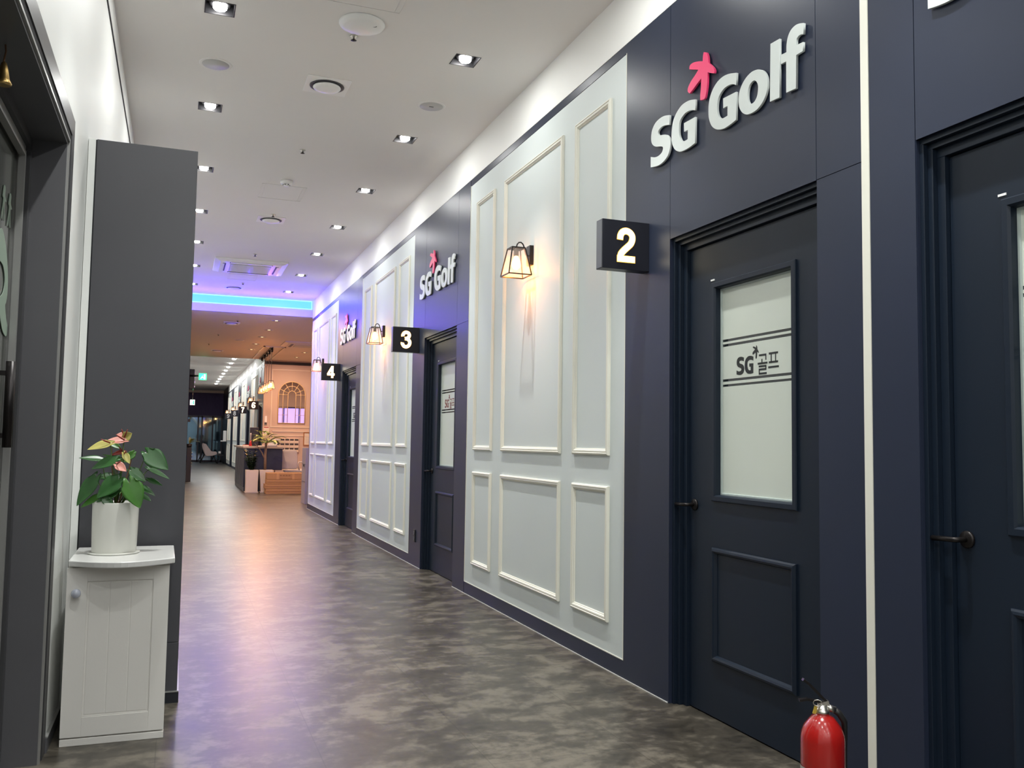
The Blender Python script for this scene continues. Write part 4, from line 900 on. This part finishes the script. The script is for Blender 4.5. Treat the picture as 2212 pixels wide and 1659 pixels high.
# pigeonhole rack
ph = thing('pigeonhole_rack', 'cream wall rack of small pigeonholes with dark slots on the peach wall', 'rack', (2.79, 24.6, 0))
m = MB(); m.box(-.31, .31, -.05, 0, .84, 1.205); m.build('rack_body', 'peach_trim', ph)
for r_ in range(3):
    for c_ in range(5):
        x = -.31 + .124 * c_; z = 1.195 - .122 * r_
        MB().box(x + .012, x + .112, -.056, -.050, z - .045, z).build('slot_opening', 'slot', ph)
        MB().box(x + .006, x + .118, -.062, -.050, z - .112, z - .05).build('slot_front', 'peach_trim', ph)
for i, (z0, z1, lab) in enumerate(((1.02, 1.385, 'upper wood-framed certificate on the peach wall beside the panelled corner'), (.62, .985, 'lower wood-framed certificate on the peach wall beside the panelled corner'))):
    r = thing('framed_certificate', lab, 'picture frame', (3.36, 24.6, z0), 'framed certificates in the alcove')
    m = MB(); yframe(m, -.14, .14, 0, z1 - z0, 0, .025, .02); m.build('frame', 'wood', r); pp = MB().box(-.118, .118, -.012, -.002, .02, z1 - z0 - .02).build('paper_sheet', 'paper', r)
    m = MB()
    for q in range(5): m.box(-.07, .07 - .02 * (q % 2), -.0135, -.012, .08 + q * .045, .088 + q * .045)
    m.build('text_lines', 'grille', pp)
ic = thing('wall_intercom', 'small white wall intercom beside the navy corner of the alcove', 'intercom', (2.215, 24.6, 1.66))
MB().box(-.035, .035, -.03, 0, -.10, .14).build('body', 'white_gloss', ic, .006); MB().box(-.03, .03, -.034, -.03, -.09, -.03).build('keypad', 'slot', ic)
nt_ = thing('wall_notice', 'small white notice with red heading under the intercom', 'notice', (2.24, 24.6, 1.40))
MB().box(-.07, .07, -.006, 0, -.10, .12).build('sheet', 'paper', nt_); MB().box(-.06, .06, -.0075, -.006, .085, .105).build('heading', 'red', nt_)
# arched mirror
mi = thing('arched_mirror', 'arched window-style mirror with a gold grid frame on the peach wall', 'mirror', (2.885, 24.6, 1.62))
RA = .355; ZA = .77
arc = lambda r, n=24, z=ZA: [(r * math.cos(PI * k / n), -.0, z + r * math.sin(PI * k / n)) for k in range(n + 1)]
m = MB(); a = [(p[0], p[2]) for p in arc(RA)] + [(-RA, 0), (RA, 0)]
m.loft([[(p, -.012, q) for p, q in a], [(p, -.004, q) for p, q in a]], True, True, False); m.build('mirror_glass', 'mirror', mi)
def arcbar(mb, r, w, z0, zb):
    pts = [(r, -.018, zb)] + [(p[0], -.018, p[2]) for p in arc(r, 20, z0)] + [(-r, -.018, zb)]
    mb.tube(pts, w, 6)
m = MB(); arcbar(m, RA, .013, ZA, 0); m.tube([(-RA, -.018, 0), (RA, -.018, 0)], .013, 6); m.build('outer_frame', 'gold_paint', mi)
m = MB(); arcbar(m, .235, .010, ZA, 0); arcbar(m, .105, .010, ZA, 0)
for a in (0, 25, 58, 90, 122, 155, 180): c_, s_ = math.cos(math.radians(a)), math.sin(math.radians(a)); m.tube([(.105 * c_, -.018, ZA + .105 * s_), (RA * c_, -.018, ZA + RA * s_)], .009, 6)
for z in (.22, .42, .77): m.tube([(-RA, -.018, z), (-.105, -.018, z)], .006, 6); m.tube([(RA, -.018, z), (.105, -.018, z)], .006, 6)
m.build('grid_bars', 'gold_paint', mi)
# things on the counter
ct = 1.01
r = thing('display_screen', 'black screen standing upright on the left end of the reception counter', 'screen', (1.70, 21.75, ct)); MB().box(-.09, .11, 0, .05, .03, .44).build('housing', 'black', r, .006); MB().box(-.08, .10, .0, .22, 0, .03).build('stand', 'black', r)
r = thing('red_bottle', 'red bottle with pointed nozzle on the reception counter', 'bottle', (1.62, 21.6, ct)); MB().lathe([(.001, 0), (.035, 0), (.036, .02), (.022, .11), (.014, .13), (.001, .13)], n=18).build('bottle', 'red', r); MB().lathe([(.012, .13), (.010, .18), (.012, .25), (.016, .30), (.001, .31)], n=12).build('nozzle', 'tape', r)
r = thing('notebook_pile', 'flat notebooks lying at the left edge of the reception counter', 'books', (1.52, 21.7, ct)); MB().box(-.07, .07, -.1, .1, 0, .02).build('lower_notebook', 'paper', r); MB().box(-.06, .06, -.09, .09, .02, .035).build('upper_notebook', 'spathe_red', r)
r = thing('laptop_screen', 'grey tilted laptop screen on the reception counter', 'laptop', (2.05, 21.0, ct))
m = MB(); m.bar((0, 0, .02), (.09, .10, .17), .24, .012); m.build('lid', 'laptop', r); MB().box(-.12, .10, -.2, .0, 0, .018).build('base', 'laptop', r)
r = thing('document_tray', 'white paper documents lying on the reception counter', 'papers', (1.85, 20.95, ct)); MB().box(-.10, .10, -.1, .1, 0, .02).build('sheets', 'paper', r)

# ------------------------------------------------------------------ far hall things
struct(MB().box(-.6, .268, 26.0, 26.5, 0, HC).build('wall_column', 'end_frame'))
r = thing('column_speaker', 'tall black speaker mounted high on the column edge beside the partition', 'speaker', (.27, 26.1, 2.54)); MB().box(0, .13, 0, .2, 0, .55).build('cabinet', 'black', r, .01)
for k in range(4): MB().box(.13, .15, .06, .10, .05 + .13 * k, .09 + .13 * k).build('knob', 'steel', r)
def exit_sign(loc, mt, lab, w, h):
    r = thing('exit_sign', lab, 'exit sign', loc, 'lit exit signs in the far hall')
    MB().box(0, w, 0, .05, 0, h).build('housing', 'white_gloss', r, .004); MB().box(.008, w - .008, -.003, 0, .008, h - .008).build('lit_panel', mt, r)
    m = MB(); cx = w * .5; c2 = h * .5   # running figure and doorway
    m.box(cx + w * .12, cx + w * .34, -.005, -.003, h * .15, h * .85); m.bar((cx - w * .25, -.004, h * .2), (cx - w * .05, -.004, h * .5), .002, h * .1); m.bar((cx - w * .05, -.004, h * .5), (cx + w * .05, -.004, h * .3), .002, h * .1); m.bar((cx - w * .05, -.004, h * .5), (cx, -.004, h * .75), .002, h * .12)
    m.build('pictogram', 'exit_white' if mt == 'exit_green' else 'exit_green', r)
    return r
e1 = exit_sign((.505, 26.0, 2.785), 'exit_green', 'bright green exit sign on a bracket under the far hall ceiling', .215, .20); MB().tube([(-.23, .1, .12), (0, .03, .12)], .025, 8).build('bracket', 'black_metal', e1)
lamp('POINT', (.1, -.08, .1), 2.0, (.08, 1.0, .4), e1, size=0)
e2 = exit_sign((.30, 26.0 - .05, 2.085), 'exit_white', 'white and green exit sign lower on the column, below the bracket sign', .135, .155); MB().tube([(.07, .02, .155), (.07, .02, .46)], .006, 6).build('rod', 'steel', e2)
r = thing('black_rack', 'black floor rack with round fittings beside the partition edge in the far hall', 'rack', (.27, 25.6, 0)); MB().box(0, .12, 0, .3, 0, .92).build('body', 'black', r, .006)
for k in range(5): MB().lathe([(.001, 0), (.022, 0), (.022, .02), (.001, .02)], (.12, .05, .42 + .09 * k), 12, axis='x').build('fitting', 'steel', r)
vr = thing('variegated_plant', 'pale green leafy plant spilling beside the partition in the far hall', 'plant', (.30, 25.6, .922)); MB().lathe([(.001, 0), (.06, 0), (.075, .10), (.001, .10)], (.03, .12, 0), 16).build('pot', 'black', vr)
for k in range(14): a = -1.2 + k * .25; m = MB(); blade(m, (.03, .12, .10), (abs(math.cos(a)), -.3 + .1 * (k % 3), .6 + .9 * random.random()), .30 + .1 * random.random(), .06, .45); m.build('leaf', 'wleaf' if k % 3 else 'yleaf', vr)
vr2 = thing('trailing_plant', 'green arching leaves higher up beside the partition in the far hall', 'plant', (.33, 25.9, 1.62))
m = MB(); m.box(-.06, .0, 0, .12, 0, .08); m.build('bracket_pot', 'black', vr2)
for k in range(6): m = MB(); blade(m, (-.02, .06, .08), (.6 + .1 * k, -.1, 1.2 - .25 * k), .24, .05, .8); m.build('leaf', 'yleaf', vr2)
# blush lounge chair
lc = thing('lounge_chair', 'blush shell lounge chair with black legs at the end of the far hall', 'chair', (1.46, 45.0, 0))
rings = []
for t in range(9):
    a = t / 8
    x = [-.26, -.27, -.25, -.19, -.12, .0, .14, .27, .33][t]; z = [.92, .88, .74, .58, .46, .42, .41, .44, .48][t]; w = [.16, .24, .28, .30, .31, .31, .30, .27, .22][t]; th = .05
    rings.append([(x, -w, z + .05), (x + .01, -w * .6, z), (x + .01, w * .6, z), (x, w, z + .05), (x - .04, w, z + .01), (x - .045, w * .6, z - .05), (x - .045, -w * .6, z - .05), (x - .04, -w, z + .01)])
MB().loft(rings, True, True, True).build('shell', 'chair_white', lc)
sil = [(-.27, .95), (-.14, .92), (0, .72), (.10, .58), (.20, .55), (.32, .56), (.38, .50), (.36, .42), (.16, .35), (-.12, .34), (-.20, .46)]
for sy in (-1, 1): m = MB(); m.loft([[(x, sy * .25, z) for x, z in sil], [(x, sy * .32, z) for x, z in sil]], True, True, False); m.build('arm', 'chair_white', lc, .02)
for sx, sy in ((-1, -1), (1, -1), (-1, 1), (1, 1)): MB().tube([(sx * .20, sy * .20, .40), (sx * .38, sy * .26, 0)], [.028, .016], 10).build('leg', 'black', lc)
r = thing('side_stand', 'black side stand with a white box at the far end by the 9 sign', 'stand', (1.98, 44.2, 0)); MB().box(-.16, .14, 0, .4, .38, .42).build('shelf', 'black', r)
for x in (-.14, .12): MB().tube([(x, .05, 0), (x, .05, .40)], .02, 8).build('leg', 'black', r)
r2 = thing('white_box', 'small white box on the black stand at the far end', 'box', (1.92, 44.35, .42)); MB().box(-.06, .08, 0, .1, 0, .18).build('body', 'black', r2); MB().box(-.04, .06, -.004, 0, .06, .16).build('label_patch', 'white_gloss', r2)
r = thing('wall_dispenser', 'white dispenser fixed to the end of the far panelled wall', 'dispenser', (2.06, 43.0, 1.05)); MB().box(-.06, .08, 0, .15, 0, .5).build('body', 'white_gloss', r, .01); MB().box(-.16, -.05, 0, .15, 0, .05).build('tray', 'white_gloss', r)
# unseen violet lamp added as fill for the open left part of the lobby
vl = thing('violet_fill_light', 'added violet fill light on the lobby ceiling, unseen left of the partition', 'light', (-2.2, 19.5, HL)); MB().box(-.15, .15, -.15, .15, -.06, 0).build('housing', 'downbox', vl)
lamp('SPOT', (0, 0, -.07), 120, (0.40, 0.22, 1.0), vl, size=0.05, spot=150)
bpy.context.view_layer.update()
